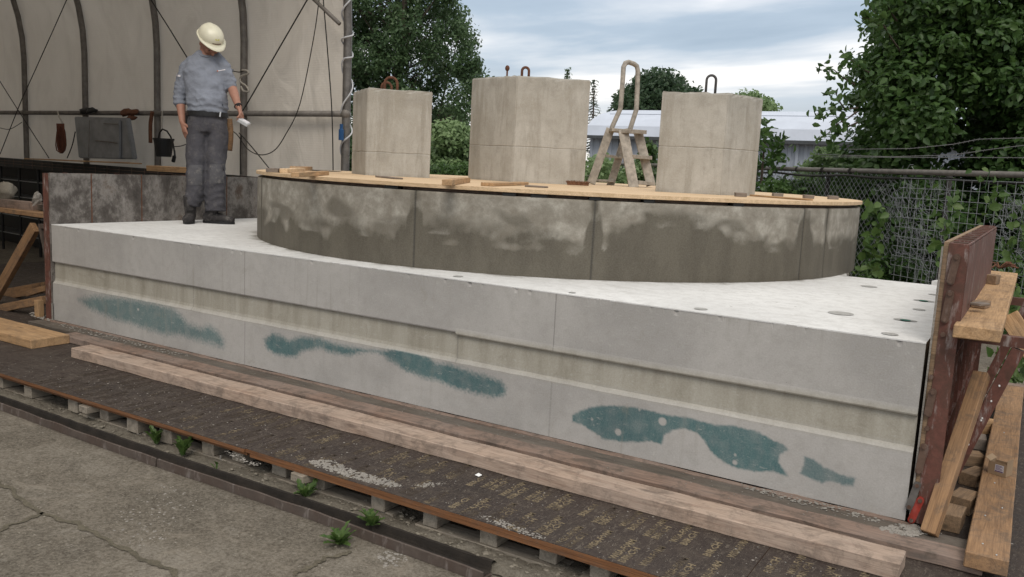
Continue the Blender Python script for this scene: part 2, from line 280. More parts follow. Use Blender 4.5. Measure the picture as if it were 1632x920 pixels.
M['shedwall']=plain('shed_wall_sheet',(.30,.33,.38),.5,0,.08,1.5)
M['gutter']=plain('dark_gutter',(.06,.065,.07),.6)
M['skin']=plain('skin',(.33,.165,.115),.55,0,.12,25,.15)
def cloth(name,c,dust=0):
    t=NT(name); v=t.coord(); a=t.noise(v,9,5,.6,.5); f=t.noise(v,220,2); w=t.noise(t.coord(scale=(1,1,2.2)),16,4,.55,1.2)
    col=t.ramp(a,[(.3,mul(c,.82)),(.7,mul(c,1.12))])
    if dust: d=t.noise(v,20,6,.75); col=t.mix(t.ramp(d,[(.5,0),(.68,dust)]),col,(.22,.205,.19))
    n=t.bump(w,.35,.015); t.bump(f,.15,.002,n); return t.fin(col,.92,spec=.12)
M['shirt']=cloth('grey_blue_sweatshirt',(.215,.232,.272)); M['trousers']=cloth('dark_work_trousers',(.075,.073,.082),.25); M['boot']=cloth('dusty_boot',(.045,.042,.042),.45)
M['helmet']=plain('ivory_helmet',(.66,.63,.49),.35,0,.08,14,.05,.5)
M['belt']=plain('black_belt',(.012,.012,.013),.5); M['silver']=plain('silver_buckle',(.6,.6,.6),.3,.8,.05)
M['device']=plain('pale_grey_plastic',(.42,.43,.44),.5)
# ------------------------------------------------------------------ mesh helpers
def tag(o,label=None,cat=None,group=None,kind=None):
    if label: o['label']=label
    if cat: o['category']=cat
    if group: o['group']=group
    if kind: o['kind']=kind
    return o
def empty(name,loc,label=None,cat=None,group=None):
    o=bpy.data.objects.new(name,None); COL.objects.link(o); o.location=loc; o.empty_display_size=.1
    return tag(o,label,cat,group)
def link(name,me,mat,parent=None,mw=None):
    if mat is not None and not me.materials: me.materials.append(mat)
    o=bpy.data.objects.new(name,me); COL.objects.link(o)
    m=mw if mw is not None else Matrix()
    if parent is not None:
        o.parent=parent; o.matrix_basis=wm(parent).inverted()@m
    else: o.matrix_basis=m
    return o
def wm(o):
    m=o.matrix_basis.copy()
    while o.parent: o=o.parent; m=o.matrix_basis@m
    return m
class MB:
    def __init__(s): s.v=[]; s.f=[]
    def add(s,vs,fs):
        k=len(s.v); s.v+= [tuple(x) for x in vs]; s.f+=[tuple(i+k for i in f) for f in fs]
    def box(s,a,b,mat=None):
        x0,y0,z0=a;x1,y1,z1=b; vs=[Vector((x,y,z)) for z in (z0,z1) for y in (y0,y1) for x in (x0,x1)]
        if mat is not None: vs=[mat@v for v in vs]
        s.add(vs,[(0,2,3,1),(4,5,7,6),(0,1,5,4),(1,3,7,5),(3,2,6,7),(2,0,4,6)])
    def bar(s,a,b,w,t,up=(0,0,1)):
        s.box((0,-w/2,-t/2),((Vector(b)-Vector(a)).length,w/2,t/2),frame(a,b,up))
    def prism(s,poly,z0,z1):
        n=len(poly); s.add([(x,y,z0) for x,y in poly]+[(x,y,z1) for x,y in poly],[tuple(range(n))[::-1],tuple(range(n,2*n))]+[(i,(i+1)%n,n+(i+1)%n,n+i) for i in range(n)])
    def tube(s,pts,r,n=8,cap=True):
        pts=[Vector(p) for p in pts]; rr=r if hasattr(r,'__len__') else [r]*len(pts); k=len(s.v); up=None
        for i,p in enumerate(pts):
            d=(pts[min(i+1,len(pts)-1)]-pts[max(i-1,0)]).normalized()
            if up is None: up=d.orthogonal().normalized()
            up=(up-d*up.dot(d)).normalized() if (up-d*up.dot(d)).length>1e-4 else d.orthogonal().normalized(); sd_=d.cross(up)
            for j in range(n):
                a=2*PI*j/n; s.v.append(tuple(p+(up*math.cos(a)+sd_*math.sin(a))*rr[i]))
        for i in range(len(pts)-1):
            for j in range(n):
                a=k+i*n+j;b=k+i*n+(j+1)%n; s.f.append((a,b,b+n,a+n))
        if cap: s.f.append(tuple(k+j for j in range(n))[::-1]); s.f.append(tuple(k+(len(pts)-1)*n+j for j in range(n)))
    def loft(s,rings,n=16,side=Vector((1,0,0))):
        # rings: (centre, half width, half depth); wide axis along side
        pts=[Vector(r[0]) for r in rings]; k=len(s.v)
        for i,(p,a,b) in enumerate(rings):
            p=Vector(p); d=(pts[min(i+1,len(pts)-1)]-pts[max(i-1,0)]).normalized(); w=(side-d*side.dot(d)).normalized(); q=d.cross(w)
            for j in range(n):
                t=2*PI*j/n; s.v.append(tuple(p+w*math.cos(t)*a+q*math.sin(t)*b))
        for i in range(len(rings)-1):
            for j in range(n): a=k+i*n+j;b=k+i*n+(j+1)%n; s.f.append((a,b,b+n,a+n))
        s.f.append(tuple(k+j for j in range(n))[::-1]); s.f.append(tuple(k+(len(rings)-1)*n+j for j in range(n)))
    def ball(s,c,r,n=10,m=8,rot=None):
        c=Vector(c); r=Vector(r) if hasattr(r,'__len__') else Vector((r,r,r)); vs=[];k=0
        for i in range(m+1):
            ph=PI*i/m
            for j in range(n):
                t=2*PI*j/n; p=Vector((r.x*math.sin(ph)*math.cos(t),r.y*math.sin(ph)*math.sin(t),r.z*math.cos(ph)))
                if rot is not None: p=rot@p
                vs.append(c+p)
        s.add(vs,[(i*n+j,i*n+n+j,i*n+n+(j+1)%n,i*n+(j+1)%n) for i in range(m) for j in range(n)])
    def mesh(s,name='mesh',off=None):
        me=bpy.data.meshes.new(name); vs=s.v if off is None else [(x-off[0],y-off[1],z-off[2]) for x,y,z in s.v]
        me.from_pydata(vs,[],s.f); me.update(); return me
    def build(s,name,mat,parent=None,smooth=False,bevel=0,merge=False):
        if parent is not None: off=wm(parent).translation; mw=Matrix.Translation(off)
        else:
            c=np.array(s.v); off=Vector((c[:,0].mean(),c[:,1].mean(),c[:,2].min())); mw=Matrix.Translation(off)
        me=s.mesh(name,off)
        if bevel or merge:
            bm=bmesh.new(); bm.from_mesh(me)
            if merge: bmesh.ops.remove_doubles(bm,verts=bm.verts,dist=1e-5)
            if bevel: bmesh.ops.bevel(bm,geom=[e for e in bm.edges if len(e.link_faces)==2 and e.calc_face_angle(0)>.5],offset=bevel,segments=2,affect='EDGES')
            bm.to_mesh(me); bm.free()
        if smooth: me.polygons.foreach_set('use_smooth',[True]*len(me.polygons))
        return link(name,me,mat,parent,mw)
def frame(a,b,up=(0,0,1)):
    a=Vector(a);b=Vector(b);x=(b-a).normalized(); u=Vector(up); u=(u-x*u.dot(x)).normalized(); y=u.cross(x)
    m=Matrix((x,y,u)).transposed().to_4x4(); m.translation=a; return m
def board(name,a,b,width,thick,mat,parent=None,up=(0,0,1),segs=0,jit=.0012,bev=.0025):
    """sawn timber, a and b on its centre line"""
    a=Vector(a);b=Vector(b);L=(b-a).length; bm=bmesh.new(); segs=segs or max(1,int(L/.25)); rs=[]
    for i in range(segs+1):
        x=L*i/segs; r=[]
        for (y,z) in ((-1,-1),(1,-1),(1,1),(-1,1)):
            r.append(bm.verts.new((x+(random.uniform(-1,1)*jit*2 if i in (0,segs) else 0),y*width/2+random.uniform(-jit,jit),z*thick/2+random.uniform(-jit,jit))))
        rs.append(r)
    for i in range(segs):
        for j in range(4): bm.faces.new((rs[i][j],rs[i][(j+1)%4],rs[i+1][(j+1)%4],rs[i+1][j]))
    bm.faces.new(rs[0][::-1]); bm.faces.new(rs[-1]); bmesh.ops.recalc_face_normals(bm,faces=bm.faces)
    if bev: bmesh.ops.bevel(bm,geom=[e for e in bm.edges if e.calc_face_angle(0)>.8],offset=min(bev,thick*.2),segments=1,affect='EDGES')
    me=bpy.data.meshes.new(name); bm.to_mesh(me); bm.free()
    return link(name,me,mat,parent,frame(a,b,up))
def evalmesh(me,mods):
    o=bpy.data.objects.new('tmp',me); COL.objects.link(o)
    for t,k in mods:
        m=o.modifiers.new(t,t)
        for a,b in k.items(): setattr(m,a,b)
    dg=bpy.context.evaluated_depsgraph_get(); r=bpy.data.meshes.new_from_object(o.evaluated_get(dg)); bpy.data.objects.remove(o); return r
def cattr(me,name,arr):
    a=me.color_attributes.new(name,'FLOAT_COLOR','POINT'); c=np.ones((len(arr),4),dtype=np.float32); c[:,:3]=arr; a.data.foreach_set('color',c.ravel())
def nz(x,y,z=0): return mnoise.noise(Vector((x,y,z)))
# ------------------------------------------------------------------ ground
H=.7795; L=6.43; WD=2.42; G=-.22; C0=(3.13,2.68); R0=2.49; ZP=H+.475; ZT=ZP+.045
m=MB(); m.add([(-400,-300,G),(400,-300,G),(400,500,G),(-400,500,G)],[(0,1,2,3)])
tag(m.build('ground',M['yard']),kind='structure')
def strip(name,mat,pts,z,kind='structure'):
    m=MB(); n=len(pts); m.add([(p[0],p[1],z) for p in pts],[tuple(range(n))]); return tag(m.build(name,mat),kind=kind)
# strip of gritty soil between the channel and the pallets
m=MB(); nx_,ny_=520,26; vs=[]
for i in range(nx_+1):
    for j in range(ny_+1):
        x=-3.5+10.2*i/nx_; y=-1.130+.42*j/ny_ ; e=(j==0)*.03; vs.append((x,y+.012*nz(x*6,1)*(j==0),G+.036-e+.012*nz(x*5,y*9,1)+.008*nz(x*17,y*17,2)+.005*nz(x*45,y*45,3)-.012*(j/ny_)))
m.add(vs,[(i*(ny_+1)+j,i*(ny_+1)+ny_+1+j,i*(ny_+1)+ny_+2+j,i*(ny_+1)+j+1) for i in range(nx_) for j in range(ny_)]); tag(m.build('soil_strip',M['soil'],smooth=True),kind='structure')
def ribbon(name,mat,pts,w,z,label=None):
    m=MB(); P=[];n=40*(len(pts)-1)
    for i in range(n+1):
        t=i/n*(len(pts)-1);k=min(int(t),len(pts)-2);f=t-k;p=Vector(pts[k]).lerp(Vector(pts[k+1]),f); d=(Vector(pts[k+1])-Vector(pts[k])).normalized(); q=Vector((-d.y,d.x,0)); ww=w*(.35+.9*abs(nz(i*.12,w*90))+.25*abs(nz(i*.5,4)));c=q*.03*nz(i*.09,5,w)
        P.append((p+q*ww+c,p-q*ww+c))
    vs=[];[vs.extend([(a.x,a.y,z),(b.x,b.y,z)]) for a,b in P]; m.add(vs,[(2*i,2*i+1,2*i+3,2*i+2) for i in range(n)]); return m.build(name,mat)
M['crack']=concrete('joint_dirt',(.115,.10,.072),.4,6,0,.5,.8)
for pts in ([Pz(-60,745,G),Pz(0,772,G),Pz(60,815,G),Pz(150,850,G),Pz(225,890,G),Pz(300,925,G),Pz(360,960,G)],[Pz(-60,868,G),Pz(0,846,G),Pz(70,818,G)],[Pz(470,918,G),Pz(510,895,G),Pz(560,880,G)]):
    tag(ribbon('ground_joint',M['crack'],[(p.x,p.y,G) for p in pts],.022,G+.004),kind='structure')
# debris
def rocks(name,spots,mat,label,kind='stuff',cat=None):
    m=MB()
    for (x,y,z,s) in spots:
        n=6; a0=random.random()*6; pts=[]
        for k,(h,rr) in enumerate(((0,.9),(.5,1),(.9,.55))):
            for j in range(5): a=a0+2*PI*j/5; q=rr*s*random.uniform(.65,1.15); pts.append((x+q*math.cos(a),y+q*math.sin(a)*.8,z+h*s*.7))
        m.add(pts,[(k*5+j,k*5+(j+1)%5,k*5+5+(j+1)%5,k*5+5+j) for k in range(2) for j in range(5)]+[(10,11,12,13,14)])
    return tag(m.build(name,mat),label,cat,kind=kind)
M['stone']=concrete('rubble',(.235,.21,.17),.3,9,0,.5,.5)
sp=[]
for i in range(900):
    x=random.uniform(.5,6.3); y=random.uniform(-1.10,-.93); dens=1 if x>3.9 else .35
    if random.random()<dens: sp.append((x,y,G+.034,random.choice([.004,.005,.007,.010])*random.uniform(.8,1.4)))
rocks('gravel',sp,M['stone'],'pale grit and rubble lying along the soil strip beside the pallets',cat='gravel')
sp=[(random.uniform(1.5,5.6),random.uniform(-2.2,-1.25),G,random.choice([.003,.004,.006])*random.uniform(.7,1.3)) for i in range(700)]
rocks('grit',sp,M['stone'],'small loose grit scattered over the concrete yard',cat='grit')
sp=[(random.uniform(1,6.6),random.uniform(-1.03,-.56),-.05,random.choice([.002,.003,.004])*random.uniform(.7,1.3)) for i in range(420)]+[(random.uniform(.6,6.6),random.uniform(-.25,-.02),0.001,random.choice([.002,.003,.004])) for i in range(150)]
rocks('mortar_crumbs',sp,M['residue'],'whitish mortar crumbs scattered over the dark plywood sheets',cat='crumbs')
big=[(735,845,'grey lump in the middle of the rubble heap under the platform'),(719,852,'lump at the lower left of the rubble heap'),(764,850,'broken piece at the right of the rubble heap'),(700,838,'piece nearest the left pallet board in the rubble heap'),(640,824,'lone concrete lump behind the spreading weed'),(775,885,'concrete lump between the channel and right pallet block'),(565,812,'concrete lump left of the spreading weed'),(822,903,'rubble lump near the end of the steel channel'),(745,888,'pale lump beside the dark gap of channel'),(72,612,'concrete lump by the far left of the channel'),(1010,916,'concrete lump under the platform at the bottom edge'),(600,800,'flat chip at the foot of the middle pallet')]
for i,(u,v,lb_) in enumerate(big):
    p=Pz(u,v,G+.03); tag(rocks('rubble_piece',[(p.x,p.y,G+.028 if p.y>-1.1 else G,random.uniform(.014,.026))],M['stone'],None,None),lb_,'rubble','broken concrete lumps beside the pallets')
# ------------------------------------------------------------------ steel channel
root=empty('steel_channel',(1,-1.2,G),'long rusty steel channel lying on the yard in front of the pallets','steel channel')
def rail(name,x0,x1,y,seed,par):
    m=MB(); n=int((x1-x0)/.08); prof=[(-.035,0),(-.033,.042),(-.025,.044),(-.024,.012),(.036,.010),(.038,.0)]; k=len(prof); vs=[]
    for i in range(n+1):
        x=x0+(x1-x0)*i/n; o=.012*math.sin(x*1.7+seed)+.004*nz(x*3,seed); w=.003*nz(x*9,seed+4)
        vs+=[(x,y+o+p[0]+w,G+.002+p[1]*(1+.12*nz(x*5,seed+9))) for p in prof]
    m.add(vs,[(i*k+j,i*k+(j+1)%k,i*k+k+(j+1)%k,i*k+k+j) for i in range(n) for j in range(k)]+[tuple(range(k))[::-1],tuple(n*k+j for j in range(k))]); return m.build(name,M['darksteel'],par)
rail('channel_length',-4,3.0,-1.165,0,root); rail('channel_length',3.01,5.06,-1.175,1.2,root); 
M['trough_shade']=plain('shaded_trough',(.022,.017,.013),.9,0,.4,12,.8)  # near-black colour paints the shade in the gap behind the channel front
m=MB(); nn_=220; vs=[]
for i in range(nn_+1):
    x=-4+9.05*i/nn_; o=.008*math.sin(x*1.7)+.002*nz(x*5,2); vs+=[(x,-1.195+o,G+.016),(x,-1.146+o,G+.018),(x,-1.142+o,G+.030),(x,-1.138+o+.003*nz(x*14,7),G+.056+.004*nz(x*17,1)),(x,-1.122+o+.008*nz(x*14,9),G+.055+.003*nz(x*17,4)),(x,-1.08+o,G+.02)]
m.add(vs,[(i*6+j,i*6+j+1,i*6+6+j+1,i*6+6+j) for i in range(nn_) for j in range(5)]); m.build('inner_wall',M['trough_shade'],root)
# ------------------------------------------------------------------ pallets under the platform
us=[-60,0,48,118,163,215,268,330,372,438,500,602,684,776,868,952,1040,1130]
xs=[Pz(u,600+ (u)*.29,-.13).x if False else None for u in us]
def xat(u):      # x on the platform's front line seen in column u
    lo,hi=-6,7
    for _ in range(40):
        mid=(lo+hi)/2; d=Vector((mid,-1.0,-.13))-Vector(CAM); uu=816+FPX*np.dot(d,CR)/np.dot(d,CF)
        if uu<u: lo=mid
        else: hi=mid
    return lo
xs=[xat(u) for u in us]; pi=0
palnames=['under the far left end of the plywood platform','beneath the left part of the plywood platform beside the weeds','beneath the platform left of the middle weed','beneath the middle of the plywood platform above the rubble','beneath the right part of the plywood platform by the steel channel end','under the right end of the plywood platform']
for g in range(0,len(xs),3):
    q=xs[g:g+3]; r=empty('pallet',((q[0]+q[-1])/2,-.6,-.2),'weathered wooden pallet '+palnames[min(pi,5)],'pallet','pallets under the plywood platform'); pi+=1
    for k,x in enumerate(q):
        w=random.uniform(.075,.105)
        for y0 in (-1.0,-.55,-.1): 
            yy=y0+random.uniform(-.02,.03); board('block',(x,yy,-.1355),(x,yy+.14,-.1355),w,.087,M['pallet'],r,bev=.004)
    for y0 in (-.95,-.5,-.05): board('bottom_board',(q[0]-.08,y0,-.1905),(q[-1]+.08,y0+.01,-.1905),.10,.02,M['pallet'],r)
for (u,v,lab) in ((165,650,'short wooden offcut sticking out from under the platform at far left'),(503,757,'short wooden offcut sticking out above the middle weed'),):
    p=Pz(u,v,-.13); a=Vector((p.x,-1.07,-.112)); tag(board('wood_offcut',a,a+Vector((.02,.25,0)),.09,.04,M['pallet'],bev=.003),lab,'wood offcut')
for (u,v) in ((185,675),):
    pass
# ------------------------------------------------------------------ plywood platform
r=empty('plywood_platform',(3,-.5,-.09),'dark film faced plywood platform with worn lettering on pallets in front of slab','platform')
def sheet(x0,x1,y0,y1,z0,z1):
    m=MB(); n=20; z1e=z1
    m.box((x0+.001,y0,z0),(x1-.001,y1,z1)); m.build('edge_core',M['plyedge'],r)
for (x0,x1) in ((-3.9,-1.5),(-1.5,1.0),(1.0,3.5),(3.5,6.0),(6.0,8.5)):
    dy=random.uniform(-.008,.008)
    m=MB(); m.box((x0+.0015,-1.055+dy,-.0695),(x1-.0015,3.2,-.0525)); e=m.build('plywood_sheet',M['plyedge'],r)
    m=MB(); m.box((x0+.0015,-1.053+dy,-.0524),(x1-.0015,3.2,-.050)); link('film_face',m.mesh('film',e.location+r.location),M['film'],e,wm(e))
    m=MB(); m.box((x0+.03,-1.045-dy,-.0895),(x1+.0,3.2,-.0705)); m.build('lower_sheet',M['plyedge'],r)
# printed lettering: rows of worn letters on the film face
def textmesh(s,size):
    c=bpy.data.curves.new('t','FONT'); c.body=s; c.offset=.0012; c.size=size; c.resolution_u=1; c.align_x='LEFT'; o=bpy.data.objects.new('t',c); COL.objects.link(o)
    dg=bpy.context.evaluated_depsgraph_get(); me=bpy.data.meshes.new_from_object(o.evaluated_get(dg)); bpy.data.objects.remove(o)
    v=np.array([x.co[:2] for x in me.vertices]); f=[tuple(p.vertices) for p in me.polygons]; return v,f
TX={s:textmesh(s,.043) for s in ('WISA-FORM','BIRCH')}
m=MB(); x=1.6; k=0
while x<7.6:
    for row,y0 in enumerate((-1.04,-.765)):
        yy=y0+(.035 if k%2 else 0)+.02*nz(x,row)
        for j,s in enumerate(('WISA-FORM','BIRCH')):
            v,f=TX[s]; xo=x+j*.036+ (.02 if row%2 else 0)
            if abs(xo-6.0)<.04 or abs(xo-3.5)<.04: continue
            if random.random()<.13: continue
            jx,jy=random.uniform(-.006,.006),random.uniform(-.012,.012); xo+=jx; yspan=jy+v[:,0]*(.90 if j==0 else 1.30)+yy
            m.add([(xo-b,a,-.0492) for a,b in zip(yspan,v[:,1])],f)
    x+=.116; k+=1
tag(m.build('lettering',M['print'],r),kind='stuff')
# cement residue along the front edge
def blob(name,px,z,mat,h=.006,label=None,cat=None,parent=None):
    P=[Pz(u,v,z) for u,v in px]; c=sum(P,Vector())/len(P); ring=[]
    for i in range(len(P)):
        for t in (0,.33,.66):
            q=P[i].lerp(P[(i+1)%len(P)],t); q+=Vector((random.uniform(-.006,.006),random.uniform(-.006,.006),0)); ring.append(q)
    m=MB(); n=len(ring); lv=[(1,0),(.86,.8),(.5,1.0)]; vs=[]
    for s_,hh in lv:
        for q in ring: w=c.lerp(q,s_); vs.append((w.x,w.y,z+hh*h*random.uniform(.5,1.2)))
    vs.append((c.x,c.y,z+h)); m.add(vs,[(l*n+i,l*n+(i+1)%n,l*n+n+(i+1)%n,l*n+n+i) for l in range(2) for i in range(n)]+[(2*n+i,2*n+(i+1)%n,3*n) for i in range(n)])
    o=m.build(name,mat,parent,smooth=True)
    if label: tag(o,label,cat)
    return o
def crust(px,z,n,sz,lab,sheet=True):
    P=[(Pz(u,v,z).x,Pz(u,v,z).y) for u,v in px]; A_=np.array(P); lo=A_.min(0); hi=A_.max(0); m=MB(); k=0
    while k<n:
        q=RNG.uniform(lo,hi); dd=pip(q[None],P)[0]
        if dd<-.004: continue
        k+=1; s_=sz*random.uniform(.4,1.3)*(1 if dd>.01 else .6); a0=random.random()*6; nn=6; pts=[]
        for j in range(nn): a=a0+2*PI*j/nn; w=s_*random.uniform(.7,1.3); pts.append((q[0]+w*math.cos(a),q[1]+w*math.sin(a),z))
        h=s_*random.uniform(.15,.45); pts+=[((x-q[0])*.6+q[0],(y-q[1])*.6+q[1],z+h) for x,y,_ in pts[:nn]]
        m.add(pts,[(j,(j+1)%nn,nn+(j+1)%nn,nn+j) for j in range(nn)]+[tuple(range(nn,2*nn))])
    return tag(m.build('cement_crust',M['residue']),lab,'cement',kind='stuff')
def pip(P,poly):
    x,y=P[:,0],P[:,1]; ins=np.zeros(len(P),bool); n=len(poly); dist=np.full(len(P),1e9)
    for i in range(n):
        x0,y0=poly[i];x1,y1=poly[(i+1)%n]; c=((y0>y)!=(y1>y))
        with np.errstate(divide='ignore',invalid='ignore'): xi=(x1-x0)*(y-y0)/(y1-y0)+x0
        ins^=c&(x<xi); dx_,dy_=x1-x0,y1-y0; t=np.clip(((x-x0)*dx_+(y-y0)*dy_)/(dx_*dx_+dy_*dy_+1e-12),0,1); dist=np.minimum(dist,np.hypot(x-x0-t*dx_,y-y0-t*dy_))
    return np.where(ins,dist,-dist)
crust([(492,735),(512,732),(528,734),(545,741),(560,748),(590,757),(620,765),(638,772),(636,778),(610,774),(575,766),(545,758),(520,749),(500,742)],-.0495,420,.009,'whitish cement crust along the platform edge right of the middle weed')
crust([(765,820),(790,825),(820,836),(850,847),(870,858),(850,858),(800,840),(775,831)],-.0495,160,.006,'thin grey cement crust on the platform edge near right weeds')
crust([(655,776),(680,768),(712,770),(700,774),(672,778)],-.0495,60,.006,'faint cement smear on plywood right of the big crust')
crust([(355,718),(375,722),(395,732),(420,741),(400,742),(372,732)],-.0495,90,.005,'light cement marks on the platform edge left of the middle')
crust([(1405,838),(1437,836),(1470,838),(1478,850),(1455,856),(1425,851),(1400,845)],.0,170,.012,'lumpy white cement at the right corner foot of slab')
crust([(1180,770),(1250,787),(1330,806),(1410,828),(1400,834),(1320,814),(1240,795),(1180,777)],-.002,170,.007,'white cement scum along the slab foot at right')
crust([(85,512),(140,525),(220,545),(300,566),(300,572),(200,548),(130,531),(85,518)],-.001,200,.008,'pale cement dust along the slab foot at left')
crust([(48,497),(90,500),(100,506),(80,512),(48,506)],.0,90,.012,'small white cement patch at the left corner foot of slab')
crust([(200,676),(215,670),(240,680),(238,692),(215,692),(205,684)],G+.042,60,.011,'round grey cement splash on the soil by the left weeds')
crust([(600,885),(640,872),(650,888),(640,903),(610,905)],G,60,.008,'pale cement splash on the yard below the channel')
crust([(150,845),(260,760),(330,800),(240,880)],G,120,.005,'scattered pale cement specks on the concrete yard at left')
p=Pz(762,759,-.05); m=MB(); m.add([(p.x-.014,p.y-.008,-.045),(p.x+.012,p.y-.012,-.046),(p.x+.015,p.y+.012,-.044),(p.x-.002,p.y+.006,-.036),(p.x-.01,p.y+.014,-.046)],[(0,1,3),(1,2,3),(2,4,3),(4,0,3)]); tag(m.build('paper_scrap',M['white']),'small white scrap of paper on the dark plywood','paper scrap')
# ------------------------------------------------------------------ timbers in front of the slab
tag(board('timber_beam',(1.12,-.455,-.015),(6.48,-.455,-.015),.15,.07,M['beam'],segs=40,jit=.002,bev=.004),'long whitened timber beam lying on the plywood in front of the slab','beam')
tag(board('weathered_board',(.57,-.222,-.025),(6.74,-.218,-.025),.125,.05,M['oldboard'],segs=44,jit=.003,bev=.004),'long reddish weathered board between the beam and slab','board')
tag(board('edge_strip',(-.1,-.020,-.024),(6.46,-.020,-.024),.036,.046,M['oldboard'],segs=40,jit=.004,bev=.003),'thin pale wooden strip right at the foot of slab','strip')
tag(board('dark_board',(-.1,-.100,-.028),(6.72,-.095,-.028),.112,.047,M['darkboard'],segs=44,jit=.004,bev=.004),'narrow dark weathered board tight against the foot of slab','board')
tag(board('timber_plank',(-2.2,-.43,-.016),(.70,-.43,-.016),.29,.066,M['fresh'],segs=14,bev=.004),'thick fresh pine plank end at far left in front of slab','plank')
# ------------------------------------------------------------------ slab
root=empty('concrete_slab',(3.2,1.2,0),'large pale concrete slab with teal stained front face','concrete slab')
def pip(P,poly):
    x,y=P[:,0],P[:,1]; ins=np.zeros(len(P),bool); n=len(poly); dist=np.full(len(P),1e9)
    for i in range(n):
        x0,y0=poly[i];x1,y1=poly[(i+1)%n]
        c=((y0>y)!=(y1>y)); 
        with np.errstate(divide='ignore',invalid='ignore'): xi=(x1-x0)*(y-y0)/(y1-y0)+x0
        ins^=c&(x<xi); dx_,dy_=x1-x0,y1-y0; t=np.clip(((x-x0)*dx_+(y-y0)*dy_)/(dx_*dx_+dy_*dy_+1e-12),0,1); dist=np.minimum(dist,np.hypot(x-x0-t*dx_,y-y0-t*dy_))
    return np.where(ins,dist,-dist)
def cr(l,s,ox,oy): return [(ox+a*s,oy+b*s) for a,b in l]
patch=[([(125,478),(150,472),(185,474),(215,478),(245,484),(275,492),(290,505),(300,517),(320,523),(335,520),(348,530),(357,545),(355,553),(335,548),(315,543),(300,538),(285,533),(265,534),(245,528),(215,518),(185,510),(160,500),(140,490)],.030,.85),
(cr([(70,70),(110,38),(150,50),(200,75),(260,55),(350,62),(430,90),(520,110),(620,125),(680,130),(760,115),(860,135),(930,165),(960,195),(1040,200),(1130,235),(1240,265),(1300,290),(1330,330),(1310,362),(1260,368),(1150,345),(1060,320),(960,280),(870,262),(800,230),(720,180),(690,150),(620,132),(540,145),(490,152),(420,138),(360,115),(300,122),(260,135),(235,160),(180,160),(120,145),(80,115)],.3064,400,520),.018,1.0),
(cr([(140,115),(180,95),(230,80),(270,70),(400,78),(480,95),(560,115),(640,125),(700,140),(760,158),(840,160),(920,180),(990,205),(1050,240),(1080,265),(1035,290),(1040,320),(1075,378),(1010,355),(930,360),(860,345),(800,320),(750,280),(720,230),(680,190),(630,172),(580,180),(540,200),(525,240),(480,225),(420,230),(340,228),(270,215),(240,190),(200,165),(160,150),(142,140)],.3676,860,620),.006,1.0),
(cr([(1145,292),(1185,302),(1230,340),(1300,370),(1370,385),(1360,420),(1320,418),(1270,405),(1220,408),(1180,390),(1128,368),(1145,335)],.3676,860,620),.006,.85)]
holes=cr([(340,188),(533,142),(228,132),(848,318),(848,285),(433,92)],.3676,860,620)+[(220,493)]; hr=[.017,.022,.006,.012,.006,.005,.010]
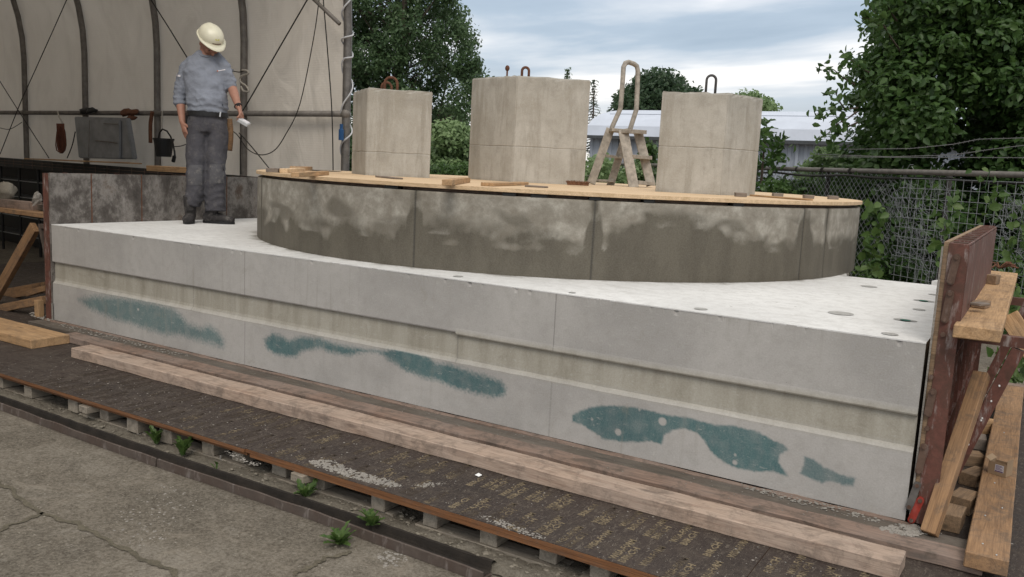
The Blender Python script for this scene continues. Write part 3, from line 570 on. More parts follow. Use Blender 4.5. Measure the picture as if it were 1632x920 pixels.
def frontgrid():
    nx=1240; X=np.linspace(0,L,nx+1)
    prof=[(.0,H),(-.0,H-.004)]+[(0,z) for z in np.linspace(H-.03,.485,16)]+[(.003,.478),(.020,.476),(.022,.470)]+[(.022,z) for z in np.linspace(.455,.345,10)]+[(.018,.325),(.006,.310),(0,.304)]+[(0,z) for z in np.linspace(.296,0,56)]
    prof=np.array(prof); k=len(prof); xx,ii=np.meshgrid(X,np.arange(k),indexing='ij'); y=prof[ii,0].copy(); z=prof[ii,1].copy()
    # the lower edge of the top band steps a little where two castings meet
    xj=Py(727,525,0).x; shift=np.where(xx>xj,-.012,0); band=(z<.49)&(z>.33); z=np.where(band&(z>.44),z+shift,z); y=np.where(band&(xx>xj),y-.004,y)
    # chamfer ridge slightly uneven
    wob=np.array([.0022*nz(x*2.1,0)+.0012*nz(x*11,2) for x in X]); y+=wob[:,None]; z+=np.where((z>.29)&(z<.34),wob[:,None]*1.2,0)
    ch=np.array([max(0,nz(x*23,7)-.28)*.035+max(0,nz(x*70,8)-.3)*.012 for x in X]); y[:,0]+=ch*.8; y[:,1]+=ch*.6; z[:,1]-=ch; y+=np.where((ii==19)|(ii==18),.0,0)
    z=np.where(ii==0,H,z)
    V=np.stack([xx,y,z],-1).reshape(-1,3); me=bpy.data.meshes.new('front_face')
    idx=np.arange((nx+1)*k).reshape(nx+1,k); F=np.stack([idx[:-1,:-1],idx[:-1,1:],idx[1:,1:],idx[1:,:-1]],-1).reshape(-1,4)
    me.from_pydata(V.tolist(),[],F.tolist()); 
    Q=V[:,[0,2]].copy(); 
    nzv=np.array([[mnoise.noise(Vector((a*14,b*14,0))),mnoise.noise(Vector((a*14,b*14,9)))] if b<.31 else [0,0] for a,b in Q]); nf=np.array([[mnoise.noise(Vector((a*70,b*70,3)))] if b<.31 else [0] for a,b in Q])[:,0]
    Qw=Q+nzv*.006; teal=np.zeros(len(Q))
    for poly,soft,amt in patch:
        pp=[(Py(u,v,0).x,Py(u,v,0).z) for u,v in poly]; d=pip(Qw,pp)+nf*soft*.9; teal=np.maximum(teal,np.clip(.5+d/(2*soft),0,1)**1.1*amt*np.clip(.98+.22*nzv[:,1],0,1))
    for (u,v),r_ in zip(holes,hr):
        p=Py(u,v,0); d=np.hypot(Qw[:,0]-p.x,Qw[:,1]-p.z)-r_; teal*=np.clip(.5+d/.006,0.04,1)
    teal[V[:,2]>.305]=0
    seam=np.zeros(len(Q))
    for u,v,z0,z1,w in ((390,430,.48,H,.004),(885,500,.48,H,.005),(727,540,.31,.47,.005),(304,470,.31,.47,.004),(390,550,0,.3,.004),(877,650,0,.3,.004)):
        x0=Py(u,v,0).x; wv=np.array([.003*nz(a*40,u) for a in V[:,2]]) if False else 0
        seam=np.maximum(seam,np.clip(1-np.abs(V[:,0]-x0+wv)/w,0,1)*((V[:,2]>=z0-.01)&(V[:,2]<=z1)))
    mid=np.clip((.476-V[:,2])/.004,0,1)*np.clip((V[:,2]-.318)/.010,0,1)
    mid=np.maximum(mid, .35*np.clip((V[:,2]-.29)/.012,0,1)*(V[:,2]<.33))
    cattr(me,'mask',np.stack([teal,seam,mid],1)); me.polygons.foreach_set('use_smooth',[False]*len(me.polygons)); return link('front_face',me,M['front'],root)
frontgrid()
m=MB(); m.prism([(0.002,.035),(L-.002,.035),(L-.002,WD),(5.66,WD+.0),(5.1,5.2),(1.15,5.2),(.002,2.5)],0,H-.001); m.build('core',M['pillar_top'],root)
# top skin, slightly uneven at the front arris
pts=[(x,.0025*nz(x*6,1)-.001) for x in np.linspace(0,L,160)]+[(L,WD-.0),(5.66,WD),(5.1,5.2),(1.15,5.2),(0,2.5)]
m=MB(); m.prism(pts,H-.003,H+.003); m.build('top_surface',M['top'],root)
m=MB(); m.prism([(L-.23,WD+.0),(L-.02,WD-.03),(L-.02,WD+.25),(L-.18,WD+.25)],.1,H+.03); m.build('corner_upstand',M['top'],root)
def disc(name,u,v,r_,mat,par,z=H+.003,e=1.0):
    p=Pz(u,v,z); m=MB(); n=20; m.add([(p.x+r_*e*math.cos(2*PI*i/n)*random.uniform(.94,1.04),p.y+r_*math.sin(2*PI*i/n),z+.0025) for i in range(n)],[tuple(range(n))]); return m.build(name,mat,par)
for (u,v,r_) in ((1340,500,.062),(1385,457,.05),(1465,494,.032),(1418,533,.036),(1117,493,.034),(1488,470,.03),(730,441,.03),(912,467,.02)): disc('mortar_plug',u,v,r_,M['holes'],root)
for (u,v,r_) in ((1472,480,.028),(1443,511,.028)):
    o=disc('anchor_recess',u,v,r_*1.3,M['holes'],root,e=1.5); disc('plastic_cap',u,v,r_*.8,M['green'],o,z=H+.006,e=1.1)
# ------------------------------------------------------------------ round plinth
root=empty('round_plinth',(C0[0],C0[1],H),'low round plinth with damp dark concrete side standing on the slab','plinth')
def plinth():
    n=1560; k=44; th=np.arange(n)/n*2*PI; zs=np.linspace(0,ZP-H,k+1)
    def proj(P): d=P-CAM; w=d@CF; return 816+FPX*(d@CR)/w, 460-FPX*(d@CU)/w
    base=np.stack([C0[0]+R0*np.cos(th),C0[1]+R0*np.sin(th),np.full(n,H)],1); ub,vb=proj(base); front=((base-CAM)[:,:2]*(base[:,:2]-np.array(C0))).sum(1)<0
    # wet line as a fraction of the height from the top, by column of the photograph (the stain itself)
    K=[(405,.35),(425,.48),(445,.5),(455,.62),(462,.45),(480,.5),(500,.52),(530,.5),(560,.47),(600,.5),(625,.48),(645,.42),(652,.05),(664,.05),(672,.4),(680,.38),(720,.36),(760,.40),(800,.45),(840,.40),(880,.40),(905,.52),(925,.55),(936,.1),(950,.1),(958,.5),(968,.35),(990,.22),(1010,.16),(1060,.13),(1110,.14),(1150,.3),(1190,.40),(1230,.44),(1260,.48),(1266,.1),(1280,.06),(1290,.45),(1305,.42),(1311,.2),(1316,.42),(1345,.42),(1366,.36)]
    kx,kf=zip(*K); wl=np.where(front,np.interp(ub,kx,kf),.4)
    V=[];wet=[];jn=[];ef=[]; joints=[]
    for u in (417,658,942,1272,1310):
        i=np.where(front)[0]; joints.append(th[i[np.argmin(np.abs(ub[i]-u))]])
    rng=np.random.default_rng(3)
    for i in range(n):
        dj=min(abs((th[i]-j+PI)%(2*PI)-PI) for j in joints)*R0
        for j,z in enumerate(zs):
            f=1-z/(ZP-H); s=th[i]*R0; a=nz(s*3,z*7,1)*.10+nz(s*11,z*16,2)*.07+nz(s*1.2,0,5)*.05+nz(s*30,z*20,7)*.04
            w=.5+(f-(wl[i]+a))*(3.6+2*nz(s*1.5,9))
            # damp islands above the line, and dry smears below it
            isl=nz(s*2.3,z*6,20); w=max(w,min(.6,max(0,isl-.10)*2.4)*min(1,max(0,f-.06)*8)); sm=nz(s*6,z*9,30); 
            if f<wl[i]+.30: w-=max(0,sm-.12)*1.5
            if dj<.05: w=max(w,1-dj/.05+nz(s*20,z*9)*.5)
            dr=R0+.004*nz(s*1.1,z*2,3)-(.006 if dj<.006 else 0)
            if i and j==len(zs)-1: dr-=.004
            V.append((C0[0]+dr*math.cos(th[i]),C0[1]+dr*math.sin(th[i]),H+z)); wet.append(min(max(w,0),1)); jn.append(1 if dj<.0055 else 0); ef.append(max(0,min(1,(nz(s*5,z*9,40)-.08)*4))*(1 if abs(f-(wl[i]+.04))<.12 else .0))
    idx=np.arange(n*(k+1)).reshape(n,k+1); i2=np.roll(idx,-1,0); F=np.stack([idx[:,:-1],i2[:,:-1],i2[:,1:],idx[:,1:]],-1).reshape(-1,4).tolist()+[list(idx[:,-1])]
    me=bpy.data.meshes.new('plinth_side'); loc=np.array(root.location); me.from_pydata((np.array(V)-loc).tolist(),[],F); cattr(me,'mask',np.stack([wet,jn,ef],1)); me.polygons.foreach_set('use_smooth',[True]*(len(F)-1)+[False])
    link('plinth_drum',me,M['plinth'],root,Matrix.Translation(root.location))
plinth()
# plywood ring lying on the plinth
root=empty('plywood_disc',(C0[0],C0[1],ZP),'thin round plywood disc lying on top of the damp plinth','plywood disc')
m=MB(); n=220; m.prism([(C0[0]+(R0+.012)*math.cos(2*PI*i/n),C0[1]+(R0+.012)*math.sin(2*PI*i/n)) for i in range(n)],ZT-.024,ZT); m.build('plywood_sheet',M['pale'],root,bevel=.0015)
for u in (812,855,872,950,1012,1030): pass
for u,w in ((623,.10),(813,.08),(860,.10),(949,.07),(1035,.07),(1178,.08)):
    pv=Pz(u,316,ZP); a=math.atan2(pv.y-C0[1],pv.x-C0[0]); 
    best=min((abs(816+FPX*np.dot(np.array((C0[0]+R0*math.cos(t),C0[1]+R0*math.sin(t),ZP))-CAM,CR)/np.dot(np.array((C0[0]+R0*math.cos(t),C0[1]+R0*math.sin(t),ZP))-CAM,CF)-u),t) for t in np.linspace(-PI,-.1,600))[1]
    c=Vector((C0[0]+(R0-.03)*math.cos(best),C0[1]+(R0-.03)*math.sin(best),ZP+.0105)); tg=Vector((-math.sin(best),math.cos(best),0)); board('spacer',c-tg*w/2,c+tg*w/2,.06,.019,M['black'],root)
m=MB(); n=120; m.prism([(C0[0]+(R0-.06)*math.cos(2*PI*i/n),C0[1]+(R0-.06)*math.sin(2*PI*i/n)) for i in range(n)],ZP+.002,ZT-.026); m.build('packing_layer',M['oldboard'],root)
def onply(u,v): return Pz(u,v,ZT)
def offc(name,a,b,w,t,mat,lab,cat='wood offcut'):
    a=onply(*a);b=onply(*b)
    if (b-a).length>1.2: b=a+(b-a).normalized()*1.2
    a.z=b.z=ZT+t/2+.0005; return tag(board(name,a,b,w,t,mat),lab,cat)
offc('grey_block',(433,275),(452,275),.09,.03,M['block'],'small grey wooden block at the left rim of plywood disc','wood block')
offc('batten',(452,276),(492,272),.06,.03,M['pale'],'short pale batten behind the grey block on disc')
offc('batten',(470,283),(545,277),.05,.03,M['fresh'],'long pale batten left of the first pillar pointing away')
offc('batten',(466,272),(494,272),.05,.035,M['fresh'],'small orange pine offcut at the far left rim of disc')
offc('batten',(712,296),(748,290),.06,.035,M['fresh'],'orange pine offcut lying between the first and middle pillars')
offc('batten',(776,297),(834,295),.08,.022,M['fresh'],'flat pine offcut in front of the middle pillar')
offc('grey_block',(605,283),(635,286),.07,.012,M['block'],'flat grey slip of wood before the first pillar','wood block')
offc('grey_block',(840,298),(870,300),.06,.012,M['block'],'thin grey slip of wood right of flat pine offcut','wood block')
for (u,v,w,lab) in ((1180,315,.075,'grey block at the foot of the right pillar'),(1239,315,.075,'brown block right of the right pillar on disc'),(1288,318,.075,'grey block between two blocks near right rim'),(1327,319,.075,'low grey block nearest the right rim of disc')):
    p=Pz(u,v,ZT-.005); d=Vector(CR); d.z=0; d.normalize(); p.z=ZT+.0145; tag(board('wood_block',p-d*w/2,p+d*w/2,.05,.028,M['block']),lab,'wood block','wood blocks at the right rim of the plywood disc')
offc('batten',(1200,313),(1290,320),.07,.012,M['fresh'],'flat orange strip lying under the blocks near the right rim')
p=onply(512,273); m=MB(); n=24; m.add([(p.x+.30*math.cos(2*PI*i/n)-.2,p.y+.22*math.sin(2*PI*i/n)+.1,ZT+.003) for i in range(n)],[tuple(range(n))]); m.build('hatch_opening',M['black'],root)
# brush head
pb=Pd(921,291,6.75); pb.z=ZT+.035; dh=Vector(CR); dh.z=0; dh.normalize()
r=empty('brush_head',pb,'brown bristle brush head lying in front of the ladder','brush')
board('brush_wood',pb-dh*.085+Vector((0,0,-.012)),pb+dh*.085+Vector((0,0,-.012)),.05,.03,M['brush'],r)
m=MB(); q=dh.cross(Vector((0,0,1)))
for i in range(420):
    t=random.uniform(-1,1); b=pb+dh*t*.085+q*random.uniform(-.03,.03)+Vector((0,0,-.01)); d=(Vector((0,0,random.uniform(.1,1)))+dh*(t*.6+random.uniform(-.4,.4))+q*random.uniform(-1,1)).normalized()*random.uniform(.018,.032); s_=d.orthogonal().normalized()*.0016; m.add([b-s_,b+s_,b+d],[(0,1,2)])
tag(m.build('bristles',M['brush'],r),kind='stuff')
# ------------------------------------------------------------------ pillars
def pillar(us,dm,dl,dr,vt,vb,lab,seamz,chips):
    """corner columns us=(left,mid,right) at depth dm with depth offsets dl,dr; vt,vb: mid corner's top and base rows"""
    ul,um,ur=us; zt_=Pd(um,vt,dm).z; 
    Mp=Pd(um,vb,dm); Lp=Pd(ul,vb,dm+dl); Rp=Pd(ur,vb,dm+dr); B=Lp+Rp-Mp
    poly=[Lp,Mp,Rp,B]; c=sum(poly,Vector())/4; r=empty('concrete_pillar',(c.x,c.y,ZT),lab,'concrete pillar')
    h=zt_-ZT; bm=bmesh.new(); lv=[0,.03,seamz*.5,seamz-.006,seamz,seamz+.006,seamz+(h-seamz)*.4,seamz+(h-seamz)*.7,h-.08,h-.03,h-.012,h]; nseg=14; rings=[]
    for z in lv:
        ring=[]
        for i in range(4):
            a,b=poly[i],poly[(i+1)%4]
            for s in range(nseg):
                tt_=[0,.012,.08,.16,.25,.33,.42,.5,.58,.67,.75,.84,.92,.988][s]; p=a.lerp(b,tt_); cor=(s==0); o=.0025*nz(p.x*9,p.y*9,z*9)
                dirc=(Vector((p.x-c.x,p.y-c.y,0))).normalized(); ins=.0 if not cor else -.005
                if z==seamz: ins-=.004
                if z==h: ins-=.008
                if z in (h,h-.012) and random.random()<chips: ins-=random.uniform(.0,.01)
                pz=ZT+z+(random.uniform(-.006,.004) if z==h else 0); 
                if z==seamz or abs(z-seamz)<.008: pz+=.006*nz(p.x*12,p.y*12,3)
                ring.append(bm.verts.new((p.x+dirc.x*(ins+o)-c.x,p.y+dirc.y*(ins+o)-c.y,pz-ZT)))
        rings.append(ring)
    n=len(rings[0])
    for a,b in zip(rings[:-1],rings[1:]):
        for i in range(n): bm.faces.new((a[i],a[(i+1)%n],b[(i+1)%n],b[i]))
    bm.faces.new(rings[0][::-1]); bm.faces.new(rings[-1]); bmesh.ops.recalc_face_normals(bm,faces=bm.faces)
    me=bpy.data.meshes.new('shaft'); bm.to_mesh(me); bm.free(); at=me.attributes.new('edge','FLOAT','POINT'); at.data.foreach_set('value',[max(.5*(abs(v.co.z-seamz)<.004),.9*(v.co.z>h-.008),.35*(.5+nz(v.co.x*9,v.co.y*9,5))*(v.co.z>h-.08),(.75 if (i%(4*nseg))%nseg==0 else 0)*(.5+.8*nz(v.co.z*7,i,2)),.5*(v.co.z<.01)) for i,v in enumerate(me.vertices)]); link('shaft',me,M['pillar'],r,Matrix.Translation((c.x,c.y,ZT)))
    return r,zt_
def loop(par,u,v0,w,hpx,d,rad,mat,name='lifting_loop',z=None):
    b=Pd(u,v0,d); a=Vector(CR); a.z=0; a.normalize(); s=d/FPX; W2=w*s/2; HH=hpx*s; z0=b.z-.06; pts=[]
    pts.append(b-a*W2+Vector((0,0,-.06))); pts.append(b-a*W2+Vector((0,0,HH-W2)))
    for i in range(1,9): t=PI-PI*i/9; pts.append(b+a*W2*math.cos(t)+Vector((0,0,HH-W2+W2*math.sin(t))))
    pts.append(b+a*W2+Vector((0,0,HH-W2))); pts.append(b+a*W2+Vector((0,0,-.06))); m=MB(); m.tube(pts,rad,8); return m.build(name,mat,par,smooth=True)
r1_,z1_=pillar((560,582,685),7.0,.50,.10,141,282,'squat squarish concrete pillar nearest the tent','%s'and .19,.3); loop(r1_,623,144,20,20,7.25,.012,M['rust']); loop(r1_,616,144,16,12,7.4,.011,M['rust'])
r2_,z2_=pillar((745,816,932),7.25,.46,.10,122,292,'tallest and widest concrete pillar in the middle of disc',.30,.3); loop(r2_,837,124,11,16,7.5,.012,M['rust'])
m=MB(); b=Pd(808,122,7.5); m.tube([b-Vector((0,0,.05)),b+Vector((0,0,.05))],.008,6); m.ball(b+Vector((0,0,.07)),(.022,.016,.026)); m.build('lifting_eye',M['rust'],r2_,smooth=True)
r3_,z3_=pillar((1043,1148,1203),6.15,.12,.30,150,313,'concrete pillar right of the aluminium ladder',.33,.3); loop(r3_,1132,150,15,29,6.45,.010,M['greysteel'])
# ------------------------------------------------------------------ step ladder
root=empty('step_ladder',Pd(985,296,8.0),'worn aluminium step ladder with tall hand rail between two pillars','ladder'); LD=8.0
def q5(a,b,d): return Pd(900+a*.3043,60+b*.3043,d)
def flat(name,a,b,w,t,mat,up): return board(name,a,b,w*1.2,t*1.15,mat,root,up=up,bev=.002)
vw=-Vector(CF)
flat('stile',q5(305,482,7.85),q5(362,787,7.75),.075,.022,M['alu'],vw); flat('stile',q5(385,497,8.05),q5(452,775,8.0),.07,.022,M['alu'],vw)
flat('rear_leg',q5(240,478,7.95),q5(138,765,7.95),.065,.022,M['alu'],vw); flat('rear_leg',q5(318,520,8.2),q5(238,778,8.25),.06,.022,M['alu'],vw)
for (a,b,c,d) in ((318,490,408,496),(345,622,437,630),(368,758,452,766)):
    flat('step',q5(a,b,7.8),q5(c,d,8.02),.075,.03,M['alu'],(0,0,1))
flat('platform',q5(232,484,7.95),q5(330,492,7.98),.16,.025,M['alu'],(0,0,1))
flat('brace',q5(205,618,7.97),q5(290,628,8.2),.04,.02,M['alu'],(0,0,1)); flat('brace',q5(155,748,7.97),q5(252,752,8.23),.04,.02,M['alu'],(0,0,1))
m=MB(); P=[q5(238,500,7.95),q5(250,465,7.95),q5(292,372,7.95),q5(302,250,7.95),q5(308,155,7.95),q5(318,134,7.97),q5(335,129,8.0),q5(362,138,8.03),q5(378,150,8.05),q5(383,175,8.05),q5(380,280,8.05),q5(376,375,8.05),q5(345,472,8.05),q5(338,500,8.05)]
m.tube(P,.023,10); m.build('hand_rail',M['alu'],root,smooth=True)
# ------------------------------------------------------------------ formwork panels
def formwork(xi,sgn,y0,y1,top,lab,facemat,name='formwork_panel'):
    """xi: face towards the slab; sgn: direction away from the slab"""
    r=empty(name,(xi,y0,0),lab,'formwork panel')
    m=MB(); a=xi; m.box((min(a,a+sgn*.018),y0+.006,0),(max(a,a+sgn*.018),y1,top+.004)); m.build('face_board',facemat,r)
    S_=M['redsteel']; x1,x2=a+sgn*.0185,a+sgn*.092
    def b(nm,ya,yb,za,zb,xa=x1,xb=x2,mat=S_): m=MB(); m.box((min(xa,xb),ya,za),(max(xa,xb),yb,zb)); return m.build(nm,mat,r,bevel=.0015)
    b('end_plate',y0,y0+.008,0,top); b('end_plate',y1-.008,y1,0,top); b('top_rail',y0+.009,y1-.009,top-.008,top-.0005,x1,x2); b('bottom_rail',y0+.009,y1-.009,.02,.05)
    b('outer_flange',y0+.009,y1-.009,top-.34,top-.010,a+sgn*.088,a+sgn*.094)
    for k in range(1,8): y=y0+(y1-y0)*k/8; b('rib',y,y+.007,.06,top-.012,x1,a+sgn*.086)
    for z in (.12,.42,.72,.98): b('cross_rail',y0+.012,y1-.012,z,z+.006,x1,a+sgn*.085)
    # lapped welds and ribs across the top rail
    for k in range(22): y=y0+.05+(y1-y0-.1)*k/21; b('top_lug',y,y+.012,top,top+.006,x1+sgn*.004,x2-sgn*.006) if k%2 else b('top_lug',y,y+.030,top,top+.004,x1+sgn*.01,x2-sgn*.006,M['clamp'])
    return r
fr=formwork(6.452,1,0,2.25,1.205,'red brown steel formwork panel standing against the right end of slab',M['tan2'])
m=MB()   # lip of dried concrete along the front plate of the panel
for k in range(60):
    z=.02+k*.0195; m.box((6.4445,-.004,z),(6.4515,.004+random.uniform(0,.003),z+.0193))
m.build('mortar_lip',M['residue'],fr)
def clamp(par,xa,za,xb,zb,mat,w=.026,y=-.008):
    a=Vector((xa,y,za));b=Vector((xb,y,zb)); m=MB(); d=(b-a).normalized(); s=Vector((d.z,0,-d.x)); n=8; pts=[]
    for i in range(n+1): t=PI*i/n; pts.append(b+s*w/2*math.cos(t)+d*w/2*math.sin(t))
    for i in range(n+1): t=PI*i/n; pts.append(a-s*w/2*math.cos(t)-d*w/2*math.sin(t))
    k=len(pts); m.add([(p.x,y-.006,p.z) for p in pts]+[(p.x,y+.0075,p.z) for p in pts],[tuple(range(k)),tuple(range(k,2*k))[::-1]]+[(i,k+i,k+(i+1)%k,(i+1)%k) for i in range(k)]); o=m.build('clamp_plate',mat,par,bevel=.001)
    for p in (a,b): m=MB(); m.tube([(p.x,y-.007,p.z),(p.x,y-.014,p.z)],.0085,8); m.build('bolt',M['clamp'],o,smooth=False)
    return o
def c8(a,b): p=Py(1430+a*.2825,340+b*.2826,-.01); return p.x,p.z
def c9(a,b): p=Py(1430+a*.2825,590+b*.2826,-.01); return p.x,p.z
for A,B,mt in ((c8(335,250),c8(300,385),'clamp'),(c8(298,455),c8(268,600),'clamp'),(c9(200,125),c9(172,245),'clamp'),(c9(152,435),c9(122,570),'clamp'),(c9(112,650),c9(68,770),'galv'),(c9(130,735),c9(80,845),'redpaint')):
    clamp(fr,B[0],B[1],A[0],A[1],M[mt],.030)
for x,z in (c8(258,685),c9(168,330),c9(190,40)): m=MB(); m.tube([(x,-.001,z),(x,-.012,z)],.010,8); m.build('bolt_head',M['clamp'],fr)
fl=formwork(-.002,-1,-.01,2.5,1.19,'stained formwork panel standing against the left end of slab',M['stain'])
for y in (.35,.82,1.35,1.75): 
    m=MB(); m.box((-.0015,y-.004,H),(.0005,y+.004,1.192)); m.build('joint_strip',M['rust'],fl)
m=MB(); m.box((-.004,-.016,.0),(.012,-.010,.14)); m.build('foot_angle',M['residue'],fl)
# bracket and working plank, right side
rb=empty('bracket',(6.55,.35,0),'diagonal red steel bracket propping the right formwork and shelf plank','bracket')
for y in (.30,1.9):
    m=MB(); m.bar((6.56,y,.12),(6.76,y,.76),.05,.05,(0,1,0)); m.build('diagonal',M['redsteel'],rb); m=MB(); m.bar((6.55,y,.79),(6.82,y,.79),.045,.045); m.build('arm',M['redsteel'],rb)
m=MB()
for k in range(8): 
    t=random.random(); m.ball((6.56+.2*t-.0,.274,.12+.64*t),(.004,.0015,.005),6,4)
m.build('mortar_spots',M['white'],rb)
shelf=board('shelf_plank',(6.615,-.10,.862),(6.600,2.75,.862),.168,.052,M['fresh'],segs=12,bev=.004); tag(shelf,'fresh pine shelf plank on brackets outside the right formwork','plank')
def blk(name,u,v,z,size,rot,mat,lab,cat='wood block',grp=None):
    p=Pz(u,v,z); d=Vector((math.cos(rot),math.sin(rot),0)); p.z=z+size[2]/2+.0005; return tag(board(name,p-d*size[0]/2,p+d*size[0]/2,size[1],size[2],mat,bev=.003),lab,cat,grp)
zs=.888
blk('wedge_block',1563,490,zs,(.11,.06,.030),1.4,M['tan2'],'dusty wood block on shelf plank nearest the camera')
blk('wedge_block',1561,487,zs+.030,(.08,.05,.012),1.1,M['block'],'thin grey slip on top of the nearest shelf block')
blk('wedge_block',1581,453,zs,(.07,.06,.055),1.3,M['tan2'],'upright wood block farther along the shelf plank')
m=MB(); b=Pz(1592,430,zs); 
for i in range(9): d=Vector((random.uniform(-.12,.12),random.uniform(-.12,.12),random.uniform(.0,.05))); m.tube([b+Vector((0,0,.01)),b+d*.6+Vector((0,0,.03)),b+d+Vector((0,0,.01))],.006,5)
tag(m.build('dry_twigs',M['rust']),'small heap of dry twigs on the far end of shelf','twigs')
# side brace board going down right
tag(board('brace_board',(6.70,.62,.86),(6.98,.35,.52),.085,.022,M['fresh'],up=(0,-1,.2)),'short fresh pine board slanting down from the shelf at right edge','board')
# sloping prop
tag(board('wooden_prop',(6.535,-.10,.005),(6.635,.30,.63),.062,.05,M['tan'],up=(-.3,-1,.2)),'sloping square timber prop leaning under the shelf plank','prop')
# long plank on the ground, right
tag(board('ground_plank',(6.752,-.31,.018),(6.735,3.1,.018),.148,.066,M['tan'],segs=12,bev=.004),'long nailed tan plank lying on the platform at right','plank')
m=MB()
for u,v in ((1597,810),(1570,822),(1566,867),(1588,885),(1600,690),(1585,770)):
    p=Pz(u,v,.052); m.ball((p.x,p.y,.053),(.004,.004,.003),6,4)
m.build('nail_heads',M['silver'],bpy.data.objects['ground_plank'])
tag(board('cross_timber',(6.52,3.20,.0),(6.92,3.18,.0),.09,.09,M['oldboard']),'reddish cross timber lying farther back behind the offcuts','timber')
tag(board('cross_timber',(6.53,2.70,-.005),(6.655,2.70,-.005),.10,.08,M['block']),'short grey cross timber behind the pile of offcuts','timber')
for (u,v,sz,rt,mt,lab) in ((1512,838,(.12,.08,.06),1.5,'tan2','square offcut just right of the sloping prop'),(1535,812,(.12,.075,.06),1.35,'tan2','offcut touching the long ground plank nearest camera'),(1553,770,(.13,.065,.05),1.2,'tan2','pale pointed offcut in the middle of the pile'),(1540,738,(.12,.09,.045),.4,'tan2','rounded offcut left in the middle of the pile'),(1556,712,(.10,.07,.05),1.7,'block','grey offcut next to the cardboard box'),(1562,690,(.08,.06,.07),1.0,'fresh','pale upright offcut at the back of the pile'),(1561,678,(.12,.05,.03),.2,'tan2','slanting thin offcut resting at the very back')):
    blk('offcut',u,v,-.05 if v>700 else -.02,tuple(q*1.3 for q in sz),rt,M[mt],lab,'wood offcut','wood offcuts piled right of the formwork')
# cardboard box with a printed label
pb=Pz(1588,757,.052); r=empty('cardboard_box',pb,'small open cardboard box with a white label on long plank','cardboard box')
m=MB(); a=-.35; ca,sa=math.cos(a),math.sin(a)
def lp(x,y,z): return Vector((pb.x+x*ca-y*sa,pb.y+x*sa+y*ca,pb.z+z))
w,d_,h=.082,.07,.062
for (x0,y0,x1,y1,hh) in ((-w/2,0,w/2,0,h),(w/2,0,w/2,d_,h*1.3),(w/2,d_,-w/2,d_,h*.9),(-w/2,d_,-w/2,0,h)):
    m.bar(lp(x0,y0,hh/2),lp(x1,y1,hh/2),.0025,hh)
m.bar(lp(-w/2,d_/2,.0015),lp(w/2,d_/2,.0015),d_,.002); m.build('box_body',M['card'],r); m=MB(); m.bar(lp(-w/2-.006,0,h+.006),lp(-w/2-.006,d_,h+.012),.028,.002,(.6,0,1)); m.build('box_flap',M['card'],r)
m=MB(); m.bar(lp(-.010,-.0020,.035),lp(.030,-.0020,.035),.0007,.036); lb=m.build('paper_label',M['label'],r)
m=MB(); [m.bar(lp(-.007,-.0026,z),lp(x,-.0026,z),.0004,.0022) for z,x in ((.048,.02),(.043,.026),(.038,.015),(.033,.024),(.028,.026))]; m.bar(lp(-.008,-.0026,.0205),lp(.028,-.0026,.0205),.0004,.005); link('printed_lines',m.mesh('p',wm(lb).translation),M['ink'],lb,wm(lb))
# ------------------------------------------------------------------ left side: shelf, trestle, rack
SH=.835
tag(board('shelf_plank',(-1.9,.32,SH-.02),(-.12,.26,SH-.02),.18,.04,M['tan'],segs=8),'tan shelf plank at the left edge beside the stained formwork','plank')
tag(board('wood_block',(-.30,.165,SH-.09),(-.12,.16,SH-.09),.10,.07,M['fresh']),'pale wood block under the end of left shelf plank','wood block')
for nm,a,b,w,t,mt,lab in (('scrap_timber',(-.75,.35,SH+.03),(-.35,.33,SH+.03),.08,.05,'darkboard','dark scrap timber piece on the left shelf'),('scrap_timber',(-1.3,.3,SH+.035),(-.78,.33,SH+.035),.1,.07,'oldboard','brown timber piece at the left edge of shelf')):
    tag(board(nm,a,b,w,t,M[mt]),lab,'timber')
m=MB(); c=Py(8,305,.35); m.ball(c,(.14,.07,.09),12,8); o=m.build('cement_bag',M['stone'],smooth=True); tag(o,'crumpled pale bag on the shelf at the left edge','bag')
for v in o.data.vertices: v.co+=Vector((nz(*(v.co*30)),nz(*(v.co*31)),nz(*(v.co*29))))*.03
m=MB(); c=Py(60,316,.25); m.ball(c,(.03,.03,.055),8,6); o=m.build('white_scrap',M['residue'],smooth=False); tag(o,'small pale rag beside the left steel frame','rag')
for v in o.data.vertices: v.co+=Vector((nz(*(v.co*60)),nz(*(v.co*61)),nz(*(v.co*59))))*.035
r=empty('timber_trestle',(-.5,.3,0),'rough timber trestle with diagonal strut at the left edge','trestle')
board('diagonal_strut',Py(-12,482,.2),Py(56,362,.2),.10,.05,M['tan'],r,up=(0,-1,0)); board('lower_rail',Py(-40,478,.5),Py(72,458,.5),.10,.05,M['tan'],r,up=(0,-1,0)); board('ground_rail',Py(-40,500,.1),Py(72,478,.1),.07,.06,M['tan'],r,up=(0,-1,0)); board('foot_post',Py(63,506,.0),Py(62,478,.0),.055,.05,M['fresh'],r,up=(0,-1,0)); board('short_rail',Py(45,468,.35),Py(72,460,.35),.05,.05,M['tan'],r,up=(0,-1,0))
m=MB(); m.bar((-.10,.1,.1),(-.32,.1,.72),.035,.035,(0,1,0)); m.bar((-.09,.1,.74),(-.34,.1,.74),.035,.035); tag(m.build('steel_bracket',M['darksteel']),'thin dark steel bracket on the outside of left formwork','bracket')
